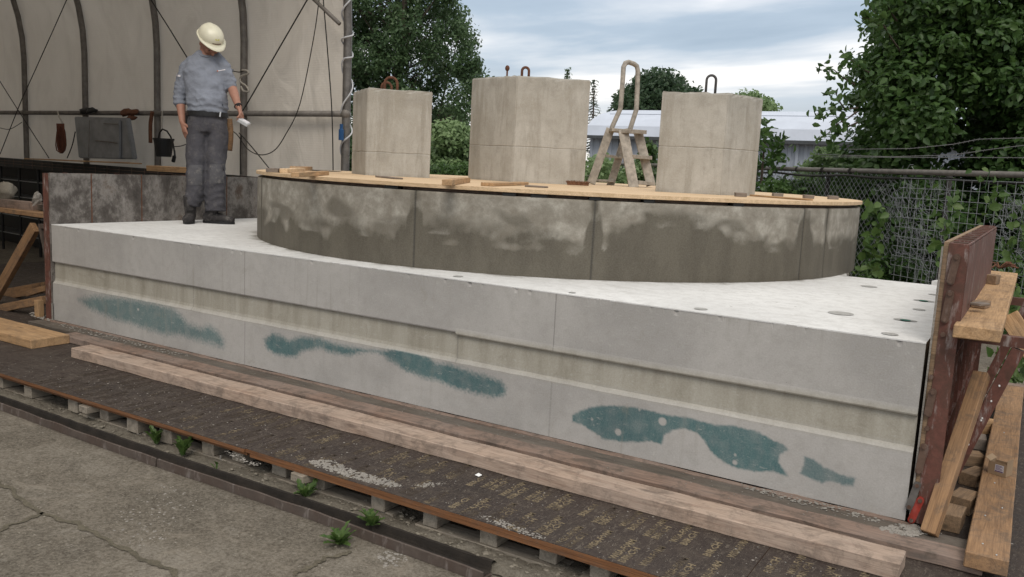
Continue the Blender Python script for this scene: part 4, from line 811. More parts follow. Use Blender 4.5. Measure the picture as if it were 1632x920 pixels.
# dark rack with wire shelves behind
def wallp(x): return 3.113-.0995*(x)          # the tarpaulin wall line
r=empty('wire_rack',(-2.5,2.6,G),'black rack with wire shelves standing along the tent wall','rack')
m=MB()
for x in np.arange(-9.3,-.2,.62):
    y=wallp(x)-.62; m.tube([(x,y,G),(x,y,1.05)],.02,6); m.tube([(x,y+.5,G),(x,y+.5,1.05)],.02,6)
m.build('posts',M['black'],r)
m=MB()
for z in (.05,.33,.62,.86):
    m.tube([(-9.3,wallp(-9.3)-.62,z),(-.3,wallp(-.3)-.62,z)],.007,5)
    for x in np.arange(-9,-.2,.20): m.tube([(x,wallp(x)-.62,z),(x,wallp(x)-.12,z)],.003,4)
m.build('shelf_wires',M['wire'],r)
m=MB(); m.box((-6,2.3,1.07),(-.1,2.32,1.075))
m2=MB(); a=Vector((-9.5,wallp(-9.5)-.66,1.12)); b=Vector((-.30,wallp(-.3)-.66,1.12)); m2.bar(a,b,.04,.13); m2.build('front_beam',M['black'],r)
m2=MB(); m2.bar(a+Vector((0,.3,.0)),b+Vector((0,.3,0)),.5,.05); m2.build('shelf_deck',M['black'],r)
m2=MB(); m2.bar(a+Vector((0,.45,-.66)),b+Vector((0,.45,-.66)),.02,1.30); m2.build('shade_sheet',M['black'],r)  # black sheet added to paint the deep shade under the rack
m2=MB()
for dz in (-.012,.028): m2.tube([a+Vector((0,-.03,dz)),b+Vector((0,-.03,dz-.006))],.0035,5)
for x in np.arange(-9.2,-.5,.3): y=wallp(x)-.695; m2.tube([(x,y,1.06),(x,y,1.18)],.003,4)
m2.build('wire_frame',M['clamp'],r)
yy=wallp(-2)-.6; tag(board('deck_plank',Py(50,253.5,2.75),Py(215,260.5,2.75),.2,.018,M['fresh'],segs=6),'thin pale plank on the rack below the grey casing','plank')
tag(board('timber_end',Py(236,268,2.42),Py(301,271.5,2.42),.05,.062,M['fresh'],up=(0,-.1,1)),'short pine timber on the rack behind the worker','timber')
# ------------------------------------------------------------------ tent
def tline(x,z,off=0): return Vector((x,wallp(x)+off,z))
root=empty('tarpaulin_tent',(0.3,3.1,G),'large off white tarpaulin tent open at its right end','tent')
ZC,RC=2.75,2.9
def tprof(x,off=0,n=14,full=True):
    P=[tline(x,G,off),tline(x,.8,off),tline(x,1.9,off),tline(x,ZC,off)]
    for i in range(1,n+1): t=PI/2*i/n; P.append(Vector((x,wallp(x)-RC+(RC+off)*math.cos(t),ZC+(RC+off)*math.sin(t))))
    if full:
        for i in range(1,n+1): t=PI/2+PI/2*i/n; P.append(Vector((x,wallp(x)-RC+(RC+off)*math.cos(t),ZC+(RC+off)*math.sin(t))))
        P.append(Vector((x,wallp(x)-2*RC-off,1.0))); P.append(Vector((x,wallp(x)-2*RC-off,G)))
    return P
posts=[-11.1,-9.2,-7.31,-5.36,-3.42,-1.52,.30]
m=MB(); xs_=np.linspace(-13,.22,70); rows=[]
for x in xs_:
    pr=tprof(x,.05); k=len(pr); sag=min(abs(x-p) for p in posts)
    rows+=[p+Vector((0,.022*math.sin(min(sag,.95)/.95*PI/2)+.012*nz(x*1.3,i*.6),0)) for i,p in enumerate(pr)]
m.add(rows,[(i*k+j,i*k+k+j,i*k+k+j+1,i*k+j+1) for i in range(len(xs_)-1) for j in range(k-1)]); m.build('tarpaulin',M['tarp'],root,smooth=True)
m=MB(); x=-13; pr=tprof(x,.05); m.add(pr,[tuple(range(len(pr)))]); m.build('end_sheet',M['tarp'],root)
for i,x in enumerate(posts):
    m=MB(); last=(i==len(posts)-1); m.tube(tprof(x,0),.042 if not last else .045,10); m.build('arch_tube',M['darkgalv'] if not last else M['galv'],root,smooth=True)
m=MB(); m.tube([tline(-12.5,1.9,-.02),tline(.3,1.9,-.02)],.033,10); m.build('horizontal_rail',M['darkgalv'],root,smooth=True)
for x in posts: m=MB(); m.ball(tline(x,1.9,-.01),(.055,.055,.06),10,6); m.build('tube_clamp',M['darkgalv'],root,smooth=True)
# diagonal strut at the open end, and a corner edge sheet strip
def tw(u,v,off=-.10):       # point on the vertical plane just inside the wall
    d=ray(u,v); nrm=np.array([.0995,1,0]); t=((3.113+off)-nrm@CAM)/(nrm@d); return Vector(CAM+d*t)
m=MB(); m.tube([tw(495,-6),tw(541,38)],.022,8); m.build('knee_brace',M['darkgalv'],root,smooth=True)
def cable(name,px,rad,mat,lab,off=-.1,cat='cable',grp=None):
    P=[tw(u,v,off) for u,v in px]; pts=[]
    for i in range(len(P)-1):
        p0=P[max(i-1,0)];p1=P[i];p2=P[i+1];p3=P[min(i+2,len(P)-1)]
        for s in range(6):
            t=s/6; pts.append(.5*((2*p1)+(-p0+p2)*t+(2*p0-5*p1+4*p2-p3)*t*t+(-p0+3*p1-3*p2+p3)*t**3))
    pts.append(P[-1]); m=MB(); m.tube(pts,rad,5); return tag(m.build(name,mat,smooth=True),lab,cat,grp)
cable('guy_wire',[(108,-4),(75,70),(42,143),(33,163),(0,246)],.007,M['cable'],'thin dark guy wire slanting across the left tent bay')
cable('guy_wire',[(-5,122),(29,176),(78,252)],.007,M['cable'],'guy wire crossing behind the leftmost tent tube')
cable('guy_wire',[(238,-4),(268,43),(300,95)],.008,M['cable'],'guy wire descending behind the worker\'s helmet')
cable('guy_wire',[(492,-4),(445,77),(400,155),(386,178)],.008,M['cable'],'guy wire right of the worker rising to the upper right')
cable('hanging_cable',[(509,-4),(500,60),(478,166),(455,215),(437,240),(415,247),(395,238),(378,215),(365,206)],.006,M['cable'],'long sagging cable hanging right of the worker')
cable('hanging_cable',[(515,-4),(522,80),(529,177),(531,272)],.007,M['cable'],'near vertical cable beside the open tent edge')
cable('guy_wire',[(381,212),(400,233),(431,271)],.007,M['cable'],'short dark wire sloping down to the left rim of disc')
cable('hanging_cable',[(385,215),(383,240),(384,278)],.008,M['cable'],'straight dark cable hanging just right of worker\'s legs')
cable('hanging_cable',[(0,204),(16,206),(35,195)],.006,M['cable'],'short dark cable tied at the leftmost tube')
cable('hanging_cable',[(107,252),(115,232),(120,210)],.008,M['cable'],'dark cable with plug hanging left of the grey casing')
cable('hanging_cable',[(275,234),(288,233),(297,230)],.006,M['cable'],'thin cable running from the bucket towards worker')
# orange cord coil
r=empty('cord_coil',tw(97,185),'coiled rust orange extension cord hanging on the tent rail','cord coil')
m=MB()
for i in range(9):
    c0=97+random.uniform(-3,3); w=random.uniform(2,9); pts=[]
    for k in range(13): t=2*PI*k/12; pts.append(tw(c0+w*math.sin(t)*(.4+.6*(1-math.cos(t))/2)+random.uniform(-.5,.5),200+random.uniform(-1,1)+24*(1-math.cos(t))*.9,-.11-.01*i))
    m.tube(pts,.009,5)
m.build('loops',M['orange'],r,smooth=True); m=MB(); 
for i in range(5): m.tube([tw(91+i*2.6,197,-.18),tw(92+i*2.4,216,-.18)],.012,5)
m.build('wrap',M['orange'],r,smooth=True)
m=MB(); m.tube([tw(92,178,-.07),tw(94,186,-.14),tw(101,198,-.16)],.012,6); m.build('hook',M['rope'],r,smooth=True)
# grey casing
r=empty('grey_casing',tw(168,256,-.3),'dented blue grey metal casing leaning against tent wall below rail','metal casing')
def slabq(name,px,off,th,mat,par,bev=.004):
    A=[tw(u,v,off) for u,v in px]; n=len(A); nr=Vector((.0995,1,0)).normalized(); m=MB(); m.add([p for p in A]+[p+nr*th for p in A],[tuple(range(n)),tuple(range(n,2*n))[::-1]]+[(i,n+i,n+(i+1)%n,(i+1)%n) for i in range(n)]); return m.build(name,mat,par,bevel=bev)
slabq('casing_body',[(118,186),(201,188),(212,254),(125,252)],-.30,.07,M['bluegrey'],r,.012); slabq('front_panel',[(143,190),(190,192),(190,253),(141,252)],-.335,.03,M['bluegrey'],r,.006)
m=MB(); m.tube([tw(152,224,-.36),tw(186,228,-.36)],.008,6); m.tube([tw(165,197,-.36),tw(187,198,-.36)],.006,6); m.tube([tw(143,192,-.355),tw(141,250,-.355)],.005,5); m.build('crease',M['darkgalv'],r)
for (u,v,lab) in ((137,177,'dark rag bundle over the tent rail above the grey casing'),(202,180,'dark bundle over the rail right of grey casing')):
    m=MB(); m.ball(tw(u,v,-.12),(.14,.06,.05),10,7); m.ball(tw(u+9,v-1,-.12),(.10,.05,.035),10,7); 
    if u>150: m.ball(tw(u+8,v+7,-.12),(.07,.05,.035),10,7)
    o=m.build('rag_bundle',M['rust'] if u>150 else M['black'],smooth=True); tag(o,lab,'rags')
    for vv in o.data.vertices: vv.co+=Vector((nz(*(vv.co*20)),nz(*(vv.co*21)),nz(*(vv.co*19))))*.03
# bucket
bp=tw(261,250,-.28); r=empty('black_bucket',bp,'black plastic bucket hanging from the rail behind the worker','bucket')
s_=(bp-Vector(CAM)).length/FPX; m=MB(); n=20; vs=[]; pr=[(10.5,0),(14,24),(14.8,24),(14.8,26.5),(13.6,26.5),(10,2)]
for rr,zz_ in pr:
    for j in range(n): t=2*PI*j/n; vs.append((bp.x+rr*s_*math.cos(t),bp.y+rr*s_*math.sin(t),bp.z+zz_*s_))
m.add(vs,[(i*n+j,i*n+(j+1)%n,i*n+n+(j+1)%n,i*n+n+j) for i in range(len(pr)-1) for j in range(n)]+[tuple(range(n))[::-1],tuple((len(pr)-1)*n+j for j in range(n))]); m.build('tub',M['black'],r,smooth=False)
m=MB(); m.tube([tw(252,226,-.28),tw(254,212,-.28),tw(259,206,-.27),tw(266,209,-.27),tw(272,218,-.28),tw(276,230,-.28),tw(278,242,-.28)],.010,6); m.build('handle',M['cable'],r,smooth=True)
m=MB(); m.tube([tw(278,240,-.28),tw(279,250,-.28)],.012,5); m.tube([tw(278,249,-.28),tw(276,258,-.28)],.024,6); m.build('plug',M['black'],r)
cable('strap',[(259,177),(258,190),(258,208)],.010,M['rope'],'pale strap hanging from the rail above the bucket',cat='strap')
cable('strap',[(243,178),(240,198),(240,228)],.026,M['rust'],'worn brown strap hanging left of the bucket',off=-.16,cat='strap')
cable('hook_rope',[(386,112),(394,113),(395,118),(384,122),(383,130),(393,138),(396,146),(388,145),(384,138)],.012,M['rope'],'pale rope knotted round the tube right of the worker',off=-.12,cat='rope')
cable('tie_cord',[(370,113),(380,115),(388,114)],.006,M['cable'],'short black cord tied to tube right of worker',cat='cord')
cable('strap',[(366,190),(368,215),(366,240)],.035,M['tan'],'brown sling hanging behind the worker\'s left hip',off=-.2,cat='sling')
# white cord wound round the end post
pts=[];turns=[(-5,0),(50,2),(65,4),(92,6),(95,6.6),(118,7.5),(128,8.5),(180,10),(192,11),(215,12),(235,13),(262,14)]
for i in range(200):
    t=i/199*14; v=np.interp(t,[b for a,b in turns],[a for a,b in turns]); c=tline(.30,tw(548+.02*v,v,0).z,0); rr=.055+.02*max(0,math.sin(t*2.2)); pts.append(c+Vector((rr*math.cos(t*2.1),-rr*math.sin(t*2.1)*1.0,0)))
m=MB(); m.tube(pts,.009,5); tag(m.build('rope',M['whiterope'],smooth=True),'white cord wound loosely round the end post of the tent','cord')
m=MB(); c=tw(544,210,-.10); m.tube([c+Vector((0,0,-.09)),c+Vector((0,0,.02)),c+Vector((0,0,.03)),c+Vector((0,0,.08))],[.028,.028,.018,.018],8); tag(m.build('blue_plug',M['blue']),'blue socket hanging on the end post of tent','plug')
m=MB(); m.tube([tline(.36,G),tline(.36,1.5)],.012,6); 
# ------------------------------------------------------------------ leaves
def leaves(name,P,size,mat,parent,up=.5,fold=True,aspect=.62,jit=.35,tints=None,outn=None,near=False):
    n=len(P); nr=RNG.normal(size=(n,3)); 
    if outn is not None: nr=nr*.7+outn*1.0
    nr[:,2]+=up*1.5; nr/=np.linalg.norm(nr,axis=1)[:,None]; a=RNG.normal(size=(n,3)); a[:,2]-=.35; a-=nr*(a*nr).sum(1)[:,None]; a/=np.linalg.norm(a,axis=1)[:,None]; b=np.cross(nr,a)
    s=size*(1+jit*RNG.uniform(-1,1,n)); s=s[:,None]
    if near:
        q=[P-a*s*.5,P-a*s*.2+b*s*aspect*.42+nr*s*.10,P+a*s*.18+b*s*aspect*.36+nr*s*.08,P+a*s*.58-nr*s*.12,P+a*s*.18-b*s*aspect*.36+nr*s*.08,P-a*s*.2-b*s*aspect*.42+nr*s*.10]
        V=np.stack(q,1).reshape(-1,3); i0=np.arange(n)*6; F=np.concatenate([np.stack([i0,i0+1,i0+2,i0+3],1),np.stack([i0,i0+3,i0+4,i0+5],1)],0); per=2
        tt=np.tile(RNG.random(n) if tints is None else tints,2)
    else:
        q=[P-a*s*.5,P+b*s*aspect*.5+nr*s*.08,P+a*s*.5,P-b*s*aspect*.5+nr*s*.08]; V=np.stack(q,1).reshape(-1,3); i0=np.arange(n)*4; F=np.stack([i0,i0+1,i0+2,i0+3],1); tt=RNG.random(n) if tints is None else tints
    me=bpy.data.meshes.new(name); loc=np.array(wm(parent).translation) if parent is not None else np.zeros(3); V=V-loc
    me.vertices.add(len(V)); me.vertices.foreach_set('co',V.astype(np.float32).ravel()); me.loops.add(F.size); me.loops.foreach_set('vertex_index',F.ravel().astype(np.int32)); me.polygons.add(len(F)); me.polygons.foreach_set('loop_start',np.arange(len(F),dtype=np.int32)*4); me.polygons.foreach_set('loop_total',np.full(len(F),4,dtype=np.int32)); me.update(calc_edges=True); me.validate()
    at=me.attributes.new('tint','FLOAT','FACE'); at.data.foreach_set('value',tt.astype(np.float32)[:len(me.polygons)])
    return link(name,me,mat,parent,Matrix.Translation(loc))
def cloud(centres,radii,counts,flat=.8,shell=.55):
    out=[];nn=[];tn=[]
    for c,r_,k in zip(centres,radii,counts):
        d=RNG.normal(size=(k,3)); d/=np.linalg.norm(d,axis=1)[:,None]; rad=r_*(shell+(1-shell)*RNG.random(k))*RNG.choice([1,1,1,.6,1.15],k); p=d*rad[:,None]; p[:,2]*=flat; out.append(np.array(c)+p); nn.append(d); tn.append(np.clip(RNG.normal(.35+.3*RNG.random(),.22,k),0,1))
    return np.concatenate(out),np.concatenate(nn),np.concatenate(tn)
def limbs(base,top,tips,r0,mat,parent,name='trunk'):
    m=MB(); base=Vector(base); top=Vector(top); m.tube([base,base.lerp(top,.35)+Vector((.03,.02,0)),base.lerp(top,.7),top],[r0,r0*.8,r0*.5,r0*.12],8)
    for t in tips:
        t=Vector(t); f=min(max((t.z-base.z)/(top.z-base.z)*.75,.08),.9); s=base.lerp(top,f); mid=s.lerp(t,.5)+Vector((0,0,-.08*(t-s).length)); m.tube([s,mid,t],[r0*.32*(1-f*.6),r0*.18*(1-f*.5),r0*.05],5)
    return m.build(name,mat,parent,smooth=True)
# big broad leaved bush behind the fence, right
def outline_clumps(px,d0,d1,n,rr,margin=.25):
    """random clump centres inside an outline that stands at depths d0..d1"""
    P=np.array(px,float); x0,y0=P.min(0);x1,y1=P.max(0); C=[];R_=[]
    for it in range(60):
        Q=np.stack([RNG.uniform(x0,x1,400),RNG.uniform(y0,y1,400)],1); ds=pip(Q,px)
        for (u,v),e in zip(Q,ds):
            if len(C)>=n: return C,R_
            d=random.uniform(d0,d1); r_=random.uniform(*rr)
            if e*d/FPX>r_*margin*(1-it*.02): C.append(tuple(Pd(u,v,d))); R_.append(r_)
    return C,R_
hb=[(1325,178),(1350,150),(1345,120),(1372,100),(1360,70),(1392,40),(1402,5),(1420,-60),(1500,-150),(1760,-170),(1790,100),(1790,560),(1560,560),(1500,470),(1370,450),(1385,330),(1340,300),(1325,250),(1360,215)]
r=empty('broadleaf_bush',Pz(1560,420,G),'huge dark broad leaved bush towering behind the fence at right','bush')
C_,R_=outline_clumps(hb,9.5,12.0,430,(.20,.48),.5)
cnt=[int(95+320*(a/.5)**2) for a in R_]; p,nn,tn=cloud(C_,R_,cnt,.75,.5); leaves('crown',p,.084,M['leaf_hedge'],r,.55,outn=nn,tints=tn,near=True,aspect=.78)
# outlying sprays at the edge
sp=[];m=MB()
for (a,b,k) in (((1345,125),(1310,105),14),((1400,40),(1370,28),10),((1420,60),(1385,10),18),((1375,110),(1340,92),12),((1420,20),(1400,-8),16),((1345,175),(1300,182),14),((1350,190),(1318,214),14),((1340,165),(1322,140),10),((1440,0),(1425,-25),14),((1345,205),(1300,225),14)):
    A=Pd(*a,9.7);B=Pd(*b,9.5); A2=A+(A-B)*.5; m.tube([A2,A,A.lerp(B,.5)+Vector((0,0,.03)),B],[.012,.008,.005,.002],4)
    for i in range(k*2): t=random.random()**.8; q=A.lerp(B,t*1.02-.05); sp.append(np.array(q)+RNG.normal(size=3)*.055)
m.build('twigs',M['bark'],r); leaves('spray_leaves',np.array(sp),.085,M['leaf_hedge'],r,.1,near=True,aspect=.7)
b0=Pz(1600,470,G); b0=Vector((7.4,7.6,G)); tips=[c for c in C_ if (np.array(c)-CAM)@CF>11.2][::5]; b0=b0+Vector((1.6,2.6,0)); limbs(b0,b0+Vector((.3,.6,4.5)),tips,.16,M['bark'],r)
# pale leaved shrub left of it and low growth under the rail
def shrub(px,d0,d1,n,rr,size,mat,lab,k=1.0,cat='shrub',up=.4,near=True,grp=None,name='shrub'):
    C1,R1=outline_clumps(px,d0,d1,n,rr,.5); c=np.mean(C1,0); r=empty(name,(c[0],c[1],G),lab,cat,grp); p,nn,tn=cloud(C1,R1,[int(k*(40+160*(a/.3)**2)) for a in R1]); leaves('foliage',p,size,mat,r,up,outn=nn,tints=tn,near=near,aspect=.6)
    limbs((c[0],c[1],G),(c[0],c[1],max(q[2] for q in C1)),[C1[i] for i in range(0,len(C1),4)],.03,M['bark'],r,'stems'); return r
shrub([(1272,262),(1285,245),(1310,232),(1340,225),(1360,250),(1400,300),(1390,340),(1280,330),(1262,290)],11.6,12.6,40,(.12,.25),.085,M['leaf_light'],'pale grey green shrub behind the fence rail beside the big bush',.6)
shrub([(1195,290),(1290,285),(1380,300),(1420,330),(1420,420),(1390,452),(1360,440),(1360,330),(1200,320)],10.4,12,70,(.15,.3),.08,M['leaf_hedge'],'dark leafy growth pressing through the chain link fence',.9)
shrub([(1370,470),(1520,470),(1640,600),(1700,600),(1700,430),(1500,380),(1400,380)],9.3,10.2,60,(.15,.3),.085,M['leaf_hedge'],'low dark undergrowth at the foot of the mesh fence',.9)
# climbing vines in front of the mesh
def vine(px,d,k,lab,size=.075):
    r=empty('vine',Pd(*px[0],d),lab,'vine'); m=MB(); P=[Pd(u,v,d) for u,v in px]; m.tube(P,.006,4); m.build('stem',M['leaf_hedge'],r); A=[]
    for i in range(k): t=random.random()*(len(P)-1); j=int(t); A.append(np.array(P[j].lerp(P[j+1],t-j))+RNG.normal(size=3)*.06)
    leaves('leaves',np.array(A),size,M['leaf_weed'],r,.1,near=True,aspect=.85,outn=np.tile(-np.array(CF),(k,1)))
vine([(1385,440),(1380,400),(1400,370),(1395,345),(1372,330)],8.4,70,'vine with large leaves beside the right end of plinth',.085)
vine([(1490,440),(1500,400),(1495,370),(1520,340),(1518,305)],7.9,40,'vine climbing the mesh left of the steel formwork')
vine([(1575,350),(1580,320),(1570,300),(1578,270)],7.6,22,'thin vine on the mesh above the steel formwork')
vine([(1625,430),(1610,400),(1622,370),(1632,340)],7.6,34,'vine at the right edge of the mesh fence')
vine([(1600,560),(1615,520),(1600,490),(1628,470)],6.4,70,'vine leaves growing at right behind the shelf plank')
vine([(1600,610),(1630,590),(1640,560)],6.6,60,'low vine leaves beyond the long ground plank')
# tall sapling at the fence in front of the shed
r=empty('sapling',Pz(1215,330,G),'young broad leaved sapling at the fence right of the pillars','sapling')
A=[Pd(1212,340,11.6),Pd(1214,280,11.6),Pd(1218,235,11.6),Pd(1222,200,11.6)]; m=MB(); m.tube(A,[.03,.02,.012,.004],6); m.build('stem',M['bark'],r)
q=[]; 
for t in np.linspace(0,1,170): j=min(int(t*3),2); c=A[j].lerp(A[j+1],t*3-j); q.append(np.array(c)+RNG.normal(size=3)*(.16*(1-.55*t)+.03))
for c in (Pd(1240,235,11.6),Pd(1240,252,11.6),Pd(1200,255,11.6)): q+= [np.array(c)+RNG.normal(size=3)*.08 for _ in range(28)]
leaves('leaves',np.array(q),.11,M['leaf_hedge'],r,.2,near=True,aspect=.6)
# poplar like tree behind the tent
tr=[(470,-60),(520,-200),(600,-260),(680,-230),(720,-60),(735,0),(752,45),(772,75),(768,100),(788,128),(776,150),(752,172),(748,200),(700,215),(690,300),(540,300),(470,250)]
r=empty('tall_tree',Pd(620,300,27),'tall dark feathery tree rising behind the tent and pillars','tree')
C_,R_=outline_clumps(tr,26,30,780,(.18,.5),.5)
ks=[int(50+190*(a/.5)**2) for a in R_]; p,nn,tn=cloud(C_,R_,ks,1.25,.35); leaves('crown',p,.12,M['leaf_tree'],r,.15,outn=nn*.4,tints=tn,aspect=.55)
b0=Pd(620,300,28); b0.z=G; limbs(b0,b0+Vector((.6,0,10)),[C_[i] for i in range(0,len(C_),5)],.15,M['bark'],r)
m=MB()
for a,b in (((560,300),(530,40)),((640,260),(600,-40)),((680,250),(730,60)),((660,300),(775,130)),((620,200),(680,-60))): m.tube([Pd(*a,28),Pd((a[0]*.6+b[0]*.4),(a[1]*.6+b[1]*.4)+6,28),Pd(*b,28)],[.06,.04,.012],6)
m.build('limb',M['bark'],r)
shrub([(683,300),(686,205),(700,196),(715,200),(735,192),(752,200),(756,300)],22,24,60,(.25,.5),.13,M['leaf_light'],'light green bush between the first and middle pillars',1.0,'bush',near=False,name='bush')
shrub([(530,290),(530,200),(560,190),(570,290)],22,24,20,(.25,.4),.13,M['leaf_tree'],'dark bush beside the tent\'s end post',1.0,'bush',near=False,name='bush')
shrub([(683,320),(683,262),(756,262),(756,320)],20,21.5,40,(.25,.4),.11,M['leaf_hedge'],'dark low hedge behind the fence rail between pillars',1.0,'hedge',near=False,name='hedge')
shrub([(930,300),(930,262),(960,232),(985,255),(1000,270),(1030,240),(1045,255),(1045,310)],15,17,46,(.16,.3),.10,M['leaf_light'],'patchy green shrubs seen through the ladder legs',.7,near=False)
shrub([(1020,300),(1024,225),(1036,205),(1045,240),(1045,300)],15,16,12,(.12,.22),.11,M['leaf_hedge'],'leafy shoot behind the ladder beside the right pillar',.8)
# far trees over the shed roof
def ftree(px,d,n,rr,size,mat,lab,k=1.0,cat='tree',grp=None):
    C1,R1=outline_clumps(px,d,d+4,n,rr,.55); c=np.mean(C1,0); r=empty('far_tree',(c[0],c[1],G),lab,cat,grp); p,nn,tn=cloud(C1,R1,[int(k*(60+200*(a/max(rr))**2)) for a in R1],1,.3); leaves('crown',p,size,mat,r,.2,tints=tn,outn=nn*.5)
    limbs((c[0],c[1],G),(c[0],c[1],max(q[2] for q in C1)),[C1[i] for i in range(0,len(C1),5)],.22,M['bark'],r); return r
ftree([(950,188),(965,165),(985,150),(1000,142),(1018,122),(1040,112),(1062,115),(1085,122),(1100,138),(1115,140),(1130,150),(1135,200),(950,200)],60,90,(.5,1.2),.34,M['leaf_far'],'dark round tree far behind the shed between ladder and pillar')
ftree([(1165,190),(1175,150),(1190,136),(1205,140),(1225,150),(1238,165),(1255,178),(1250,190)],60,26,(.4,.8),.32,M['leaf_light'],'sparse pale tree far behind the shed right of pillars',.4)
ftree([(690,215),(692,180),(720,170),(745,185),(752,215)],70,20,(.6,1.3),.4,M['leaf_far'],'hazy far tree low between the first and middle pillars',.8)
def conifer(u,vt,vb,d,w,lab,k,mat):
    a=Pd(u,vt,d);b=Pd(u,vb,d); r=empty('conifer',(b.x,b.y,G),lab,'conifer'); m=MB(); m.tube([(b.x,b.y,G),a],[.12,.02],6); m.build('trunk',M['bark'],r); q=[]; m=MB(); H_=a.z-b.z
    for i in range(26):
        t=i/25; z=b.z+H_*t; rad=w*(1-t)+.1; ang=i*2.4; 
        for s in (0,2.1,4.2):
            e=Vector((a.x+rad*math.cos(ang+s),a.y+rad*math.sin(ang+s),z-.25*rad)); c=Vector((a.x,a.y,z)); m.tube([c,e],[.03,.01],4); q+=[np.array(c.lerp(e,random.random()))+RNG.normal(size=3)*.07 for _ in range(k)]
    m.build('branches',M['bark'],r); leaves('needles',np.array(q),.16,mat,r,0,aspect=.35)
conifer(947,128,240,45,.95,'thin sparse conifer beside the middle pillar',5,M['leaf_far']); conifer(905,113,240,52,1.0,'tip of a dark conifer showing above middle pillar',16,M['leaf_tree'])
# ------------------------------------------------------------------ industrial shed
YS=34; xa=Py(938,222,YS).x; xb=Py(1500,226,YS).x+14; ze=Py(1100,221,YS).z; zr=Py(1100,180.5,YS+7).z
r=empty('industrial_shed',((xa+xb)/2,YS,G),'long pale shed with a curved roof behind the fence','shed')
n=14; m=MB(); HW=7.0; prof=[(YS-.35+ (1-math.cos(PI*i/n))*HW, ze+(zr-ze)*math.sin(PI*i/n)**.8) for i in range(n+1)]
nx=60; vs=[]
for i in range(nx+1):
    x=xa+(xb-xa)*i/nx; vs+=[(x,a,b) for a,b in prof]
k=n+1; m.add(vs,[(i*k+j,i*k+j+1,i*k+k+j+1,i*k+k+j) for i in range(nx) for j in range(n)]+[tuple(range(k))]); m.build('roof',M['shedroof'],r)
m=MB(); m.tube([(xa+.5,prof[3][0],prof[3][1]+.01),(xb,prof[3][0],prof[3][1]+.01)],.02,4); m.build('roof_seam',M['shedwall'],r)
m=MB(); x=xa+.1; P=[]
while x<xb: P+=[(x,YS),(x+.14,YS),(x+.17,YS+.04),(x+.31,YS+.04)]; x+=.34
vs=[(a,b,G) for a,b in P]+[(a,b,ze) for a,b in P]; m.add(vs,[(i,i+1,len(P)+i+1,len(P)+i) for i in range(len(P)-1)]); m.build('wall',M['shedwall'],r)
m=MB(); m.box((xa,YS-.42,ze-.13),(xb,YS-.28,ze+.02)); m.build('gutter',M['gutter'],r)
for u in (1268,1120,985): x=Py(u,250,YS).x; m=MB(); m.box((x,YS-.08,G),(x+.12,YS-.02,ze-.1)); m.build('downpipe',M['gutter'] if u!=1268 else M['shedwall'],r)
m=MB(); m.box((xa+.1,YS+.05,G),(xa+.16,YS+13,ze)); m.build('end_wall',M['shedwall'],r)
# ------------------------------------------------------------------ fence
FA=Vector((7.6,4.93,0)); FB=Vector((2.55,9.85,0)); FC=Vector((-11,19.6,0)); ZR=1.585
def fz(t): return FA.lerp(FB,t)
root=empty('wire_fence',FA+Vector((0,0,G)),'long wire fence with black top tube running behind the slab','fence')
P=[Pz(u,v,ZR) for u,v in ((1720,281.5),(1632,279),(1500,275.5),(1350,272),(1200,268))]
FL=[(p.x,p.y) for p in P]
A=Vector((*FL[0],0)); B=Vector((*FL[-1],0)); A=A+(A-B).normalized()*3.2; FL[0]=(A.x,A.y)
m=MB(); m.tube([Vector((A.x,A.y,ZR))]+[Vector((x,y,ZR+.004*nz(i,3))) for i,(x,y) in enumerate(FL[1:])]+[Vector((FC.x,FC.y,ZR))],.030,10); m.build('top_tube',M['darkgalv'],root,smooth=True)
m=MB(); d=(B-A).normalized(); nrm=Vector((d.y,-d.x,0)); 
if nrm.y>0: nrm=-nrm
pts=[];LN=(B-A).length
for i in range(80): t=i/79; q=A.lerp(B,t); pts.append(q+nrm*.03+Vector((0,0,ZR-.055-.02*abs(math.sin(t*17))-.015*nz(t*9,2))))
m.tube(pts,.014,6); m.build('sagging_cable',M['cable'],root,smooth=True)
for q in [A.lerp(B,x) for x in (0,.30,.56,.80,1.0)]+[B.lerp(FC,.5)]:
    q=q-nrm*.07; m=MB(); m.tube([(q.x,q.y,G),(q.x,q.y,ZR-.02)],.028,8); m.build('post',M['cable'],root,smooth=True)
m=MB()
for t in np.linspace(.02,1,16): q=A.lerp(B,t); m.tube([Vector((q.x,q.y,ZR))-d*.008,Vector((q.x,q.y,ZR))+d*.008],.034,8)
m.build('wire_ties',M['cable'],root)
def ut(u):  # parameter along A-B seen in column u
    lo,hi=0.,1.
    for _ in range(40):
        mid=(lo+hi)/2; q=A.lerp(B,mid); q.z=1.3; dd=np.array(q)-CAM; uu=816+FPX*(dd@CR)/(dd@CF)
        if uu>u: lo=mid
        else: hi=mid
    return lo
def wirepath(m,pts,r_=.0022): m.tube(pts,r_,3,False)
